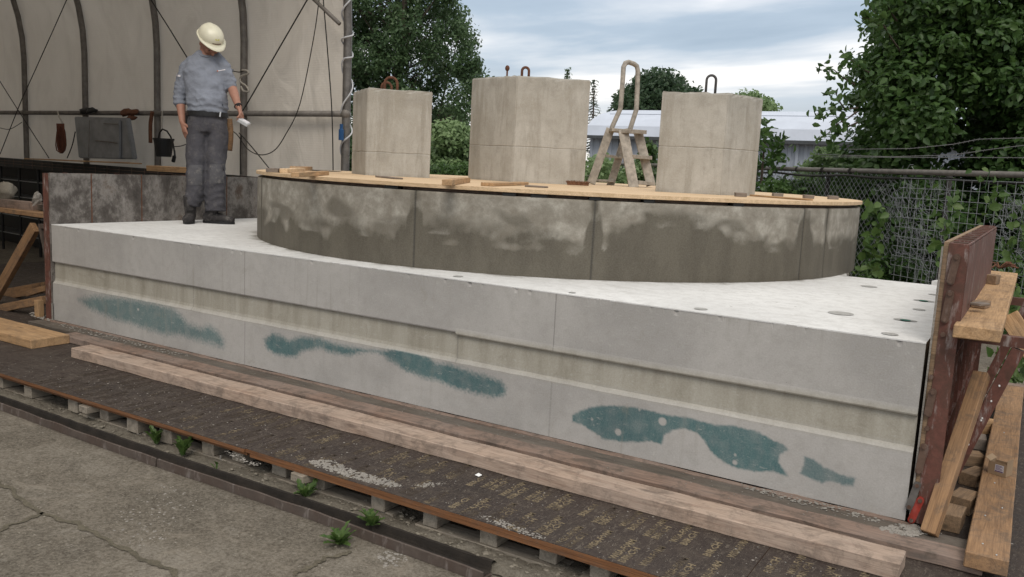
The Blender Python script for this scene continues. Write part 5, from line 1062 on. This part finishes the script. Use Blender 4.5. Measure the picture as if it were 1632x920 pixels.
# chain link (diamonds): from column 1430 leftwards past the pillars
def chain(P0,P1,z0,z1,pitch,r_,name,mat):
    D=(P1-P0); Ln=D.length; D=D/Ln; m=MB(); h=z1-z0; k=int(Ln/pitch)+int(h/pitch)
    for i in range(-int(h/pitch)-1,int(Ln/pitch)+1):
        for sg in (1,-1):
            s0=i*pitch if sg==1 else i*pitch+h; a=s0; b=s0+sg*h; za,zb=z0,z1
            # clip to [0,Ln]
            def cl(a,b,za,zb):
                if a<0 and b<0 or a>Ln and b>Ln: return None
                ta,tb=0,1
                for lim in (0,Ln):
                    if (a-lim)*(b-lim)<0:
                        t=(lim-a)/(b-a)
                        if (lim==0)==(b>a): ta=max(ta,t)
                        else: tb=min(tb,t)
                return (a+(b-a)*ta,a+(b-a)*tb,za+(zb-za)*ta,za+(zb-za)*tb)
            c=cl(a,b,za,zb)
            if c: 
                q0=P0+D*c[0];q1=P0+D*c[1]; off=nrm*(.004*sg); wirepath(m,[Vector((q0.x,q0.y,c[2]))+off,Vector(((q0.x+q1.x)/2,(q0.y+q1.y)/2,(c[2]+c[3])/2))+off+nrm*.01*nz(i*.3,sg),Vector((q1.x,q1.y,c[3]))+off],r_)
    return m.build(name,mat,root)
Q0=A.lerp(B,ut(1425)); chain(Q0,B,.2,ZR-.03,.085,.0026,'chain_link_mesh',M['wire']); Q1=B.lerp(FC,.55); chain(B,Q1,.3,ZR-.03,.11,.003,'chain_link_mesh',M['chain'])
# welded grid on the right part
t0=ut(1440); Ln=(A.lerp(B,t0)-A).length
for i,x in enumerate(np.arange(0,Ln,.105)):
    q=A+d*x+nrm*.06; m=MB(); m.tube([(q.x,q.y,.0),(q.x,q.y,ZR-.07)],.0032,4); m.build('grid_wire',M['wire'],root)
for i,z in enumerate(np.arange(.05,ZR-.06,.105)):
    a=A+nrm*.066;b=A+d*Ln+nrm*.066; m=MB(); m.tube([(a.x,a.y,z+.01),((a.x+b.x)/2,(a.y+b.y)/2,z-.004),(b.x,b.y,z)],.0032,4); m.build('grid_wire',M['wire'],root)
# tangled wire netting hanging on the grid
def tangle(u0,u1,v0,v1,n,lab):
    m=MB()
    for i in range(n):
        u=random.uniform(u0,u1);v=random.uniform(v0,v1); t=ut(u); q=A.lerp(B,t)+nrm*random.uniform(.08,.14); z=Px(u,v,0).z if False else None
        dd=ray(u,v); P=Pd(u,v,0); tt=((q-Vector(CAM)).dot(Vector((CF[0],CF[1],0)).normalized()))/(Vector(dd).dot(Vector((CF[0],CF[1],0)).normalized())); p=Vector(CAM)+Vector(dd)*tt
        pts=[p.copy()]; h=random.uniform(0,6.3)
        for s in range(5): h+=random.uniform(-1.1,1.1); p=p+d*math.cos(h)*.055+Vector((0,0,math.sin(h)*.055))+nrm*random.uniform(-.012,.012); pts.append(p.copy())
        wirepath(m,pts,.0024)
    r=tag(m.build('tangled_wire',M['wire']),lab,'wire netting',kind='stuff'); return r
tangle(1412,1500,285,440,230,'tangled mass of wire netting hanging on the mesh fence'); tangle(1600,1660,310,430,120,'second tangle of wire netting at right edge of the fence')
for px,lab in (([(1352,238),(1450,237),(1520,230),(1560,222),(1660,219)],'topmost thin strand wire above the fence tube'),([(1300,246),(1420,250),(1520,247),(1580,238),(1680,226)],'middle strand wire rising to the right above the tube'),([(1310,250),(1450,251),(1560,251),(1680,252)],'lowest strand wire running level above the tube')):
    pts=[Pd(u,v,np.interp(u,[1300,1680],[10.2,8.0])) for u,v in px]; m=MB(); m.tube(pts,.0045,4)
    for i in range(len(pts)-1):
        for s in range(5): q=pts[i].lerp(pts[i+1],s/5); m.tube([q+Vector((0,0,-.014)),q+Vector((.006,0,.014))],.002,3)
    tag(m.build('strand_wire',M['barb']),lab,'wire')
# ------------------------------------------------------------------ weeds
def weed(u,v,n,sz,lab,upright=.5):
    z=G+.040 if v<845 else G; p=Pz(u,v,z); r=empty('weed',p,lab,'weed','green weeds growing beside the pallets and channel')
    pro=[]
    for kind in range(3):
        m=MB(); L_=sz*(.7+.25*kind); W_=L_*.12; vs=[];k=7
        for i in range(k+1):
            t=i/k; w=W_*math.sin(PI*min(t*.9+.08,1))*(1.25 if i%2 else .7); x=L_*t*math.cos(t*.7); zz_=L_*(upright*t*1.4-.75*upright*t*t)+.004; vs+=[(x,-w,zz_+w*.4),(x,0,zz_),(x,w,zz_+w*.4)]
        m.add(vs,[(i*3+j,i*3+j+1,i*3+3+j+1,i*3+3+j) for i in range(k) for j in range(2)]); me=m.mesh('leaf'); at=me.attributes.new('tint','FLOAT','FACE'); at.data.foreach_set('value',[random.random() for _ in me.polygons]); me.materials.append(M['leaf_weed']); pro.append(me)
    for i in range(n):
        a=i*2.399+random.uniform(-.3,.3); o=bpy.data.objects.new('leaf',pro[i%3]); COL.objects.link(o); o.parent=r; o.rotation_euler=(random.uniform(-.3,.3),random.uniform(-.75,.05),a); o.scale=[random.uniform(.7,1.15)]*3; o.location=(random.uniform(-.012,.012),random.uniform(-.012,.012),0)
weed(250,708,24,.085,'leafy green weed, left one of the close pair beside pallets',.9); weed(291,726,28,.095,'leafy green weed, right one of the close pair beside pallets',.9)
weed(487,792,24,.085,'low green weed under the offcut at the middle of platform',.45); weed(592,838,26,.09,'spreading weed among the rubble beside the pallets',.45); weed(541,868,30,.10,'dark green dandelion growing in front of the steel channel',.35)
weed(345,748,6,.05,'tiny weed shoot by the channel right of the pair',.5)
m=MB(); p=Pz(352,740,G+.01); m.tube([p,p+Vector((.0,0,.05))],.006,6); tag(m.build('white_stub',M['residue']),'small whitish stub sticking up beside the channel','stub')
# ------------------------------------------------------------------ worker
DM=7.72; Zv=Vector((0,0,1)); tow=-Vector(ray(330,200)); tow.z=0; tow.normalize(); sid=Vector((-tow.y,tow.x,0))   # sid: picture right
if sid.dot(Vector(CR))<0: sid=-sid
def J(u,v,f=0.): return Pd(u,v,DM)+tow*f
foot0=J(304,352); KZ=H+.003
man=empty('person',(J(330,300).x,J(330,300).y,KZ),'worker in ivory hard hat and grey sweatshirt looking down at a hand device','person')
def remesh(m,vox,smooth=6,fac=.5):
    me=m.mesh('t'); r=evalmesh(me,[('REMESH',dict(mode='VOXEL',voxel_size=vox)),('SMOOTH',dict(iterations=smooth,factor=fac))]); r.polygons.foreach_set('use_smooth',[True]*len(r.polygons)); return r
def put(name,me,mat,par=man):
    me.materials.clear(); off=wm(par).translation; me.transform(Matrix.Translation(-off)); return link(name,me,mat,par,Matrix.Translation(off))
def wrinkle(me,f):
    for v in me.vertices:
        v.co+=v.normal*f(v.co)
# head frame
fh=(tow*math.cos(.48)+sid*math.sin(.48)).normalized(); pt=.92; fw=(fh*math.cos(pt)-Zv*math.sin(pt)).normalized(); upv=(fh*math.sin(pt)+Zv*math.cos(pt)).normalized(); sdh=fw.cross(upv).normalized(); RH=Matrix((sdh,fw,upv)).transposed()
HC=J(335,69.5,.05)      # head centre
def hp(x,y,z): return HC+RH@Vector((x,y,z))
pt2=.68; fw2=(fh*math.cos(pt2)-Zv*math.sin(pt2)).normalized(); up2_=(fh*math.sin(pt2)+Zv*math.cos(pt2)).normalized(); tl=Matrix.Rotation(.10,3,fw2); RH2=Matrix((tl@sdh,fw2,tl@up2_)).transposed()
def hp2(x,y,z): return HC+up2_*.012-fw2*.008+RH2@Vector((x,y,z))
b=MB()
b.ball(HC,(.076,.096,.108),20,16,RH); b.ball(hp(0,.028,-.055),(.058,.066,.062),16,12,RH); b.ball(hp(0,.05,-.09),(.032,.034,.026),12,8,RH)
b.ball(hp(0,.104,-.022),(.015,.022,.026),10,8,RH); b.ball(hp(0,.09,-.064),(.026,.012,.008),10,6,RH); b.ball(hp(0,.088,-.077),(.022,.012,.007),10,6,RH); b.ball(hp(0,.088,.012),(.05,.014,.010),10,6,RH)
for s in (-1,1): b.ball(hp(s*.078,-.005,-.02),(.010,.02,.032),8,8,RH); b.ball(hp(s*.04,.068,-.035),(.022,.025,.022),8,8,RH)
NB=J(327,92,0)
b.loft([(HC-upv*.05-fw*.02,.058,.06),(J(329,84,.0),.06,.062),(NB,.068,.07),(J(326,104,-.01),.10,.085)],16,sid)
b.loft([(J(326,100,-.01),.12,.08),(J(325,112,0),.165,.105),(J(325,140,.01),.15,.115),(J(329,170,.02),.145,.12),(J(331,190,.01),.15,.115),(J(331,205,.01),.14,.11)],20,sid)
shl,shr=J(297,109,-.01),J(356,106,-.01)
elL,wrL=J(287,155,-.02),J(291,196,.05); elR,wrR=J(370,140,-.02),J(380,174,.14)
def arm(b,s,e,w,k=1.0): 
    b.loft([(s,.055*k,.055*k),(s.lerp(e,.5),.046*k,.05*k),(e,.041*k,.043*k)],14,sid); b.loft([(e,.042*k,.043*k),(e.lerp(w,.3),.042*k,.042*k),(e.lerp(w,.75),.031*k,.028*k),(w,.027*k,.023*k)],14,sid); b.ball(e,.043*k); b.ball(s,.056*k)
arm(b,shl,elL,wrL); arm(b,shr,elR,wrR)
def hand(b,w,dirv,palmn,curl,thumb,grip=False,k=1.0):
    dirv=dirv.normalized(); lat=dirv.cross(palmn).normalized(); pn=lat.cross(dirv).normalized()*1   # pn: direction the palm faces
    if pn.dot(palmn)<0: pn=-pn
    K=w+dirv*.098*k; b.loft([(w-dirv*.01,.026,.021),(w+dirv*.03*k,.036,.019),(w+dirv*.07*k,.043,.017),(K,.042,.014)],12,lat)
    for i,(o,l) in enumerate(((-.032,.068),(-.011,.078),(.011,.072),(.032,.056))):
        p=K+lat*o*k-dirv*.006; c=0; d_=dirv.copy()+lat*(o*1.6); d_.normalize(); P=[(p-dirv*.015,.0105,.0105)]
        for s_,ln in enumerate((.42,.33,.25)):
            c+=curl*(1+.12*i)*(.8 if s_==0 else 1); dd=(d_*math.cos(c)+pn*math.sin(c)).normalized(); P.append((p,.0098-.0007*s_,.0098-.0007*s_)); p=p+dd*l*ln*k
        P.append((p,.0072,.0072)); b.loft(P,8,lat+pn*.3)
    tb=w+dirv*.03*k-lat*.033*thumb*-1*(-1); td=(dirv*.75-lat*thumb*.62+pn*.35).normalized(); t1=w+dirv*.022-lat*thumb*.026; b.loft([(t1,.015,.014),(t1+td*.04,.0125,.0125),(t1+td*.04+(td+dirv*.6+pn*.3).normalized()*.034,.0095,.0095)],8,pn)
    return K,lat,pn
KL=hand(b,wrL,(J(300,229,.06)-wrL),(sid*.9-tow*.35),.22,-1)
hR=(J(386,192,.22)-wrR); KR=hand(b,wrR,hR,(-Zv*.55+tow*.15-sid*.5),.5,-1)
hipL,hipR=J(316,205,.0),J(345,205,-.02); knL,knR=J(311,275,.05),J(346,272,.02); anL,anR=J(303,338,.02),J(341,337,-.06)
for h_,k_,a_ in ((hipL,knL,anL),(hipR,knR,anR)):
    b.loft([(h_+Zv*.02,.085,.085),(h_.lerp(k_,.4),.078,.08),(k_,.056,.058),(k_.lerp(a_,.3),.055,.06),(k_.lerp(a_,.8),.036,.038),(a_,.033,.035),(Vector((a_.x,a_.y,KZ+.04)),.034,.034)],14,sid)
# feet inside the boots keep the body continuous
toL=J(300,352,.0); fdL=(tow*.95-sid*.12).normalized(); fdR=(sid*.93+tow*.36).normalized()
ftL=Vector((anL.x,anL.y,KZ+.045)); ftR=Vector((anR.x,anR.y,KZ+.045))
for f_,d_ in ((ftL,fdL),(ftR,fdR)): b.loft([(f_-d_*.05,.032,.034),(f_+d_*.04,.035,.032),(f_+d_*.13-Zv*.015,.034,.02)],10,Zv.cross(d_))
put('body',remesh(b,.0048,3,.4),M['skin'])
for s in (-1,1):
    e=MB(); e.ball(hp(s*.031,.086,-.010),(.009,.006,.005),8,6,RH); e.build('eye',M['belt'],man,smooth=True)
hair=MB(); hair.ball(hp(0,-.02,.0),(.0815,.090,.085),16,12,RH); hm_=hair.build('hair',plain('grey_hair',(.16,.13,.11),.9,0,.3,80,.6),man,smooth=True)
# sweatshirt
b=MB(); b.loft([(J(326,82,-.02),.070,.062),(J(326,88,-.015),.098,.078),(J(326,95,-.01),.130,.092),(J(326,104,-.005),.162,.108),(J(326,116,0),.187,.125),(J(327,134,.015),.178,.14),(J(330,152,.02),.178,.15),(J(331,166,.025),.182,.155),(J(331,174,.02),.176,.15),(J(331,178,.02),.174,.148),(J(331,181.5,.015),.168,.143)],24,sid)
b.loft([(J(322,88,-.02),.05,.05),(J(309,97,-.015),.058,.056),(shl,.068,.068)],14,tow); b.loft([(J(332,86,-.02),.05,.05),(J(345,93,-.015),.058,.056),(shr,.066,.066)],14,tow); b.ball(shl,(.069,.069,.069)); b.ball(shr,(.067,.067,.067))
b.loft([(shl,.070,.070),(shl.lerp(elL,.35),.072,.075),(shl.lerp(elL,.8),.066,.068),(elL,.064,.066),(J(286,163,-.01),.060,.060),(J(287.5,170,.0),.047,.047)],16,sid)
b.loft([(shr,.068,.068),(shr.lerp(elR,.4),.065,.068),(shr.lerp(elR,.8),.055,.058),(J(369,143,-.015),.052,.052)],16,sid)
me=remesh(b,.0085,4,.5)
def ws(c):
    z=c.z; k=nz(c.x*9+z*6,c.y*9,z*16)*.011+nz(c.x*24-z*18,c.y*24,z*26)*.005-abs(nz(c.x*14+z*14,c.y*14,z*9))*.010
    a=(c-elL).length
    if a<.17: k+=.0045*math.sin(z*150+nz(c.x*12,c.y*12,z*5)*4)*(1-a/.17)
    a=(c-elR).length
    if a<.14: k+=.005*math.sin(z*140+nz(c.x*12,c.y*12,z*5)*4)*(1-a/.14)
    w=J(331,172); 
    if abs(z-w.z)<.09: k+=.006*math.sin(z*110+nz(c.x*8,c.y*8,0)*5)*(1-abs(z-w.z)/.09)
    # folds from the shoulder to the chest
    k+=.004*math.sin((c-shr).dot(sid+Zv*.5)*60+nz(c.x*6,c.y*6,z*6)*3)*max(0,1-(c-shr).length/.25)
    return k
wrinkle(me,ws); shirt=put('sweatshirt',me,M['shirt'])
nk=MB(); P=[]; 
for i in range(21): t=2*PI*i/20; P.append(J(328,85.5,.005)+sid*.074*math.cos(t)+tow*.078*math.sin(t)-Zv*(.034*math.sin(t)))
nk.tube(P,.010,8); nk.build('neck_rib',M['shirt'],shirt,smooth=True)
# chest pocket with a pale print strip, and a badge on the sleeve
def patchq(name,u0,v0,u1,v1,u2,v2,u3,v3,f,mat,par):
    nrm_=Vector(CAM)-J(330,120); nrm_.normalize(); dgx=bpy.context.evaluated_depsgraph_get(); m=MB(); pts=[]
    from mathutils.bvhtree import BVHTree
    bv=BVHTree.FromPolygons([wm(shirt)@v.co for v in shirt.data.vertices],[tuple(p.vertices) for p in shirt.data.polygons]); G_=6
    for i in range(G_+1):
        for j in range(4):
            a=i/G_;c=j/3; u=(u0*(1-a)+u1*a)*(1-c)+(u3*(1-a)+u2*a)*c; v=(v0*(1-a)+v1*a)*(1-c)+(v3*(1-a)+v2*a)*c; o=Vector(CAM); dd=Vector(ray(u,v)).normalized(); h=bv.ray_cast(o,dd); p=h[0] if h[0] is not None else J(u,v,f); pts.append(p-dd*.006)
    m.add(pts,[(i*4+j,i*4+j+1,i*4+4+j+1,i*4+4+j) for i in range(G_) for j in range(3)]); return m.build(name,mat,par)
def shirt_later(): surf(shirt,[(346.5,114),(360,111),(360,133),(348,135)],'chest_pocket',M['shirt'],.005)
patchq('pocket_print',347.5,112.5,359,110.5,359,111.8,347.5,113.8,.14,M['label'],shirt); patchq('sleeve_badge',281,118.5,287.5,120,287.5,123,281,121.5,.06,M['label'],shirt)
M['dots']=plain('orange_print',(.45,.12,.03),.7); patchq('orange_mark',346,112.6,348.5,112.2,348.5,113.8,346,114.2,.14,M['dots'],shirt)
# trousers
b=MB(); b.loft([(J(331,176,.01),.158,.132),(J(331,184,.01),.166,.14),(J(331,198,.0),.176,.148),(J(331,208,.0),.172,.14),(J(331,214,.0),.15,.12)],24,sid)
b.loft([(J(317,198,.0),.092,.128),(J(315,215,.01),.098,.122),(J(313.5,240,.03),.098,.108),(J(313,262,.045),.092,.098),(J(312.5,280,.05),.088,.092),(J(311,300,.035),.084,.086),(J(309,316,.03),.078,.080),(J(309,322,.03),.070,.073),(J(308,328,.025),.060,.064)],18,sid)
b.loft([(J(346,198,-.01),.088,.124),(J(347,215,-.01),.094,.118),(J(345.5,240,.0),.094,.104),(J(344.5,262,.005),.090,.096),(J(343.5,280,.005),.090,.092),(J(343,300,-.02),.090,.088),(J(343,320,-.04),.092,.088),(J(343.5,338,-.05),.093,.089)],18,sid)
me=remesh(b,.0085,3,.5)
cuffL,cuffR=J(309,316),J(344,325); knz=J(330,272).z
def wt(c):
    z=c.z; k=nz(c.x*7,c.y*7,z*10)*.010+nz(c.x*20+z*12,c.y*20,z*20)*.004-abs(nz(c.x*12-z*11,c.y*12,z*8))*.009
    for q,r_ in ((cuffL,.16),(cuffR,.2)):
        a=(c-q).length
        if a<r_: k+=.006*math.sin(z*95+nz(c.x*9,c.y*9,z*4)*5)*(1-a/r_)
    if abs(z-knz)<.13: k+=.004*math.sin(z*80+nz(c.x*9,c.y*9,2)*5)*(1-abs(z-knz)/.13)
    cr_=J(331,210); a=(c-cr_).length
    if a<.16: k+=.005*math.sin((c-cr_).dot(sid)*70+z*50)*(1-a/.16)
    return k
wrinkle(me,wt); tro=put('trousers',me,M['trousers'])
def surf(par,px,name,mat,off=.004,nu=6,nv=6):
    from mathutils.bvhtree import BVHTree
    bv=BVHTree.FromPolygons([wm(par)@v.co for v in par.data.vertices],[tuple(p.vertices) for p in par.data.polygons]); m=MB(); pts=[]; (a0,a1,a2,a3)=[Vector((*p,0)) for p in px]
    for i in range(nu+1):
        for j in range(nv+1):
            q=a0.lerp(a1,i/nu).lerp(a3.lerp(a2,i/nu),j/nv); dd=Vector(ray(q.x,q.y)).normalized(); h=bv.ray_cast(Vector(CAM),dd); p=h[0] if h[0] is not None else J(q.x,q.y); e=off if 0<i<nu and 0<j<nv else off*.3; pts.append(p-dd*e)
    m.add(pts,[(i*(nv+1)+j,i*(nv+1)+j+1,i*(nv+1)+nv+2+j,i*(nv+1)+nv+1+j) for i in range(nu) for j in range(nv)]); return m.build(name,mat,par,smooth=True)
M['kneepad']=cloth('dusty_knee_cloth',(.10,.098,.105),.75)
surf(tro,[(299,263),(323,263),(322,296),(299,295)],'knee_pad',M['kneepad'],.008); surf(tro,[(334,262),(358,262),(357,292),(334,293)],'knee_pad',M['kneepad'],.008)
surf(tro,[(300,196),(318,190),(319,212),(301,214)],'pocket_flap',M['trousers'],.006); surf(tro,[(343,190),(360,196),(359,214),(344,212)],'pocket_flap',M['trousers'],.006)
pk=MB(); pk.loft([(J(297,182,-.03),.02,.05),(J(295,205,-.02),.025,.06),(J(300,222,-.01),.018,.05)],10,sid); pk.build('tool_pocket',M['belt'],tro,smooth=True)
b=MB(); P=[];n=32
for i in range(n+1): t=2*PI*i/n; P.append(J(331,182.5,.012)+sid*.175*math.cos(t)+tow*.150*math.sin(t))
bm_=MB(); vs=[]
for p in P[:-1]:
    o=(p-J(331,182.5,.012)).normalized(); vs+=[p-Zv*.021,p+o*.004-Zv*.021,p+o*.004+Zv*.021,p+Zv*.021]
bm_.add(vs,[(i*4+j,((i+1)%n)*4+j,((i+1)%n)*4+(j+1)%4,i*4+(j+1)%4) for i in range(n) for j in range(4)]); belt=bm_.build('belt',M['belt'],man)
m=MB(); c=J(350,183.5,.012)+tow*.148+sid*.0; m.bar(c-Zv*.022+tow*.004,c+Zv*.022+tow*.004+sid*.006,.012,.008,tow); m.build('buckle',M['silver'],belt)
shirt_later()
# boots
def boot(f_,d_,an,nm):
    s2=Zv.cross(d_).normalized(); r=empty(nm,f_); r.parent=man; r.location=f_-Vector(man.location)
    z0=KZ; b=MB(); g=Vector((f_.x,f_.y,z0))
    b.loft([(g-d_*.095+Zv*.05,.028,.030),(g-d_*.075+Zv*.052,.040,.046),(g-d_*.01+Zv*.055,.043,.050),(g+d_*.06+Zv*.050,.046,.043),(g+d_*.12+Zv*.042,.050,.034),(g+d_*.165+Zv*.038,.044,.030),(g+d_*.185+Zv*.034,.026,.022)],16,s2)
    top=Vector((an.x,an.y,z0+.245)); b.loft([(g-d_*.03+Zv*.05,.047,.052),(g-d_*.020+Zv*.12,.052,.058),(top-d_*.005-Zv*.05,.058,.062),(top,.060,.064)],16,s2)
    put('upper',remesh(b,.006,4,.5),M['boot'],r)
    m=MB(); pr=[]; n=22
    for i in range(n): t=2*PI*i/n; x=math.cos(t);y=math.sin(t); pr.append(g+d_*(.045+.148*x)+s2*(.050*y*(1.0 if x>0 else .86)))
    m.add([p+Zv*.0005 for p in pr]+[p+Zv*.024 for p in pr],[tuple(range(n))[::-1],tuple(range(n,2*n))]+[(i,(i+1)%n,n+(i+1)%n,n+i) for i in range(n)]); m.build('sole',M['belt'],r)
    m=MB()
    for k in range(4): c=g+d_*(.035+.018*k)+Zv*(.105-.011*k); m.tube([c-s2*.028,c+d_*.004+Zv*.006,c+s2*.028],.0035,5)
    m.build('laces',M['cable'],r)
boot(ftL,fdL,anL,'boot'); boot(ftR,fdR,anR,'boot')
# hard hat
hat=empty('helmet',hp2(0,0,.05)); hat.parent=man; hat.location=hp2(0,0,.05)-Vector(man.location)
m=MB(); n=36;k=12; vs=[]
for i in range(k+1):
    ph=PI/2*i/k; 
    for j in range(n):
        t=2*PI*j/n; x=.108*math.cos(t)*math.cos(ph); y=.132*math.sin(t)*math.cos(ph); z=.108*math.sin(ph)**.9; ridge=.006*math.exp(-(x/.018)**2)*math.cos(ph)**.2*(1 if z>.03 else 0); vs.append(hp2(x*(1+ridge*2),y-.008,.042+z+ridge))
m.add(vs,[(i*n+j,i*n+(j+1)%n,i*n+n+(j+1)%n,i*n+n+j) for i in range(k) for j in range(n)]+[tuple(k*n+j for j in range(n))])
sh=m.build('shell',M['helmet'],hat,smooth=True)
m=MB(); vs=[]
for j in range(n):
    t=2*PI*j/n; ex=.012+.050*max(0,math.sin(t))**1.5; c_,s_=math.cos(t),math.sin(t); dz=-.010*max(0,math.sin(t))
    for (o,z) in ((-.004,.046),(ex,.038+dz*1.6),(ex+.001,.033+dz*1.6),(-.004,.039)): vs.append(hp2((.108+min(ex,.02))*c_ if o>0 else .104*c_,(.132+o)*s_-.008,z))
m.add(vs,[(j*4+a,((j+1)%n)*4+a,((j+1)%n)*4+(a+1)%4,j*4+(a+1)%4) for j in range(n) for a in range(4)]); m.build('brim',M['helmet'],hat,smooth=True)
M['yellow']=plain('yellow_sticker',(.55,.52,.12),.5); M['hatprint']=plain('dark_red_print',(.10,.03,.03),.5)
def hatq(name,y0,y1,x0,x1,mat):
    m=MB(); pts=[]
    for i in range(5):
        x=x0+(x1-x0)*i/4
        for z in (y0,y1):
            ph=math.asin(min(1,(z/.108))); r_=math.cos(ph); yy=.132*math.sqrt(max(0,r_*r_-(x/.108)**2)); pts.append(hp2(x,yy-.003,.042+z))
    m.add(pts,[(2*i,2*i+1,2*i+3,2*i+2) for i in range(4)]); m.build(name,mat,hat)
hatq('printed_text',.010,.017,-.04,.04,M['hatprint']); hatq('sticker',.045,.055,-.018,.018,M['yellow'])
# watch
ax=(elR-wrR).normalized(); c=wrR+ax*.03; m=MB(); P=[]; q1=ax.orthogonal().normalized();q2=ax.cross(q1)
for i in range(17): t=2*PI*i/16; P.append(c+q1*.031*math.cos(t)+q2*.028*math.sin(t))
m.tube(P,.007,6); w_=m.build('watch',M['belt'],man,smooth=True)
m=MB(); cc=c+tow*.03; m.tube([cc,cc+tow*.008],.016,12); m.build('watch_case',M['belt'],man,smooth=False)
# hand device
dc=J(387,196,.20); r=empty('hand_device',dc,'pale grey measuring device held in worker\'s left hand','measuring device')
da=(sid*.75-Zv*.42+tow*.35).normalized(); u2=(Zv*.9+da*.2+tow*.2); board('housing',dc-da*.055,dc+da*.055,.062,.034,M['device'],r,up=u2,bev=.006)
fm=frame(dc-da*.05,dc+da*.05,u2); upd=fm.to_3x3()@Vector((0,0,1)); m=MB(); m.bar(dc-da*.01+upd*.0178,dc+da*.045+upd*.0178,.048,.0015,upd); m.build('display',M['label'],r)
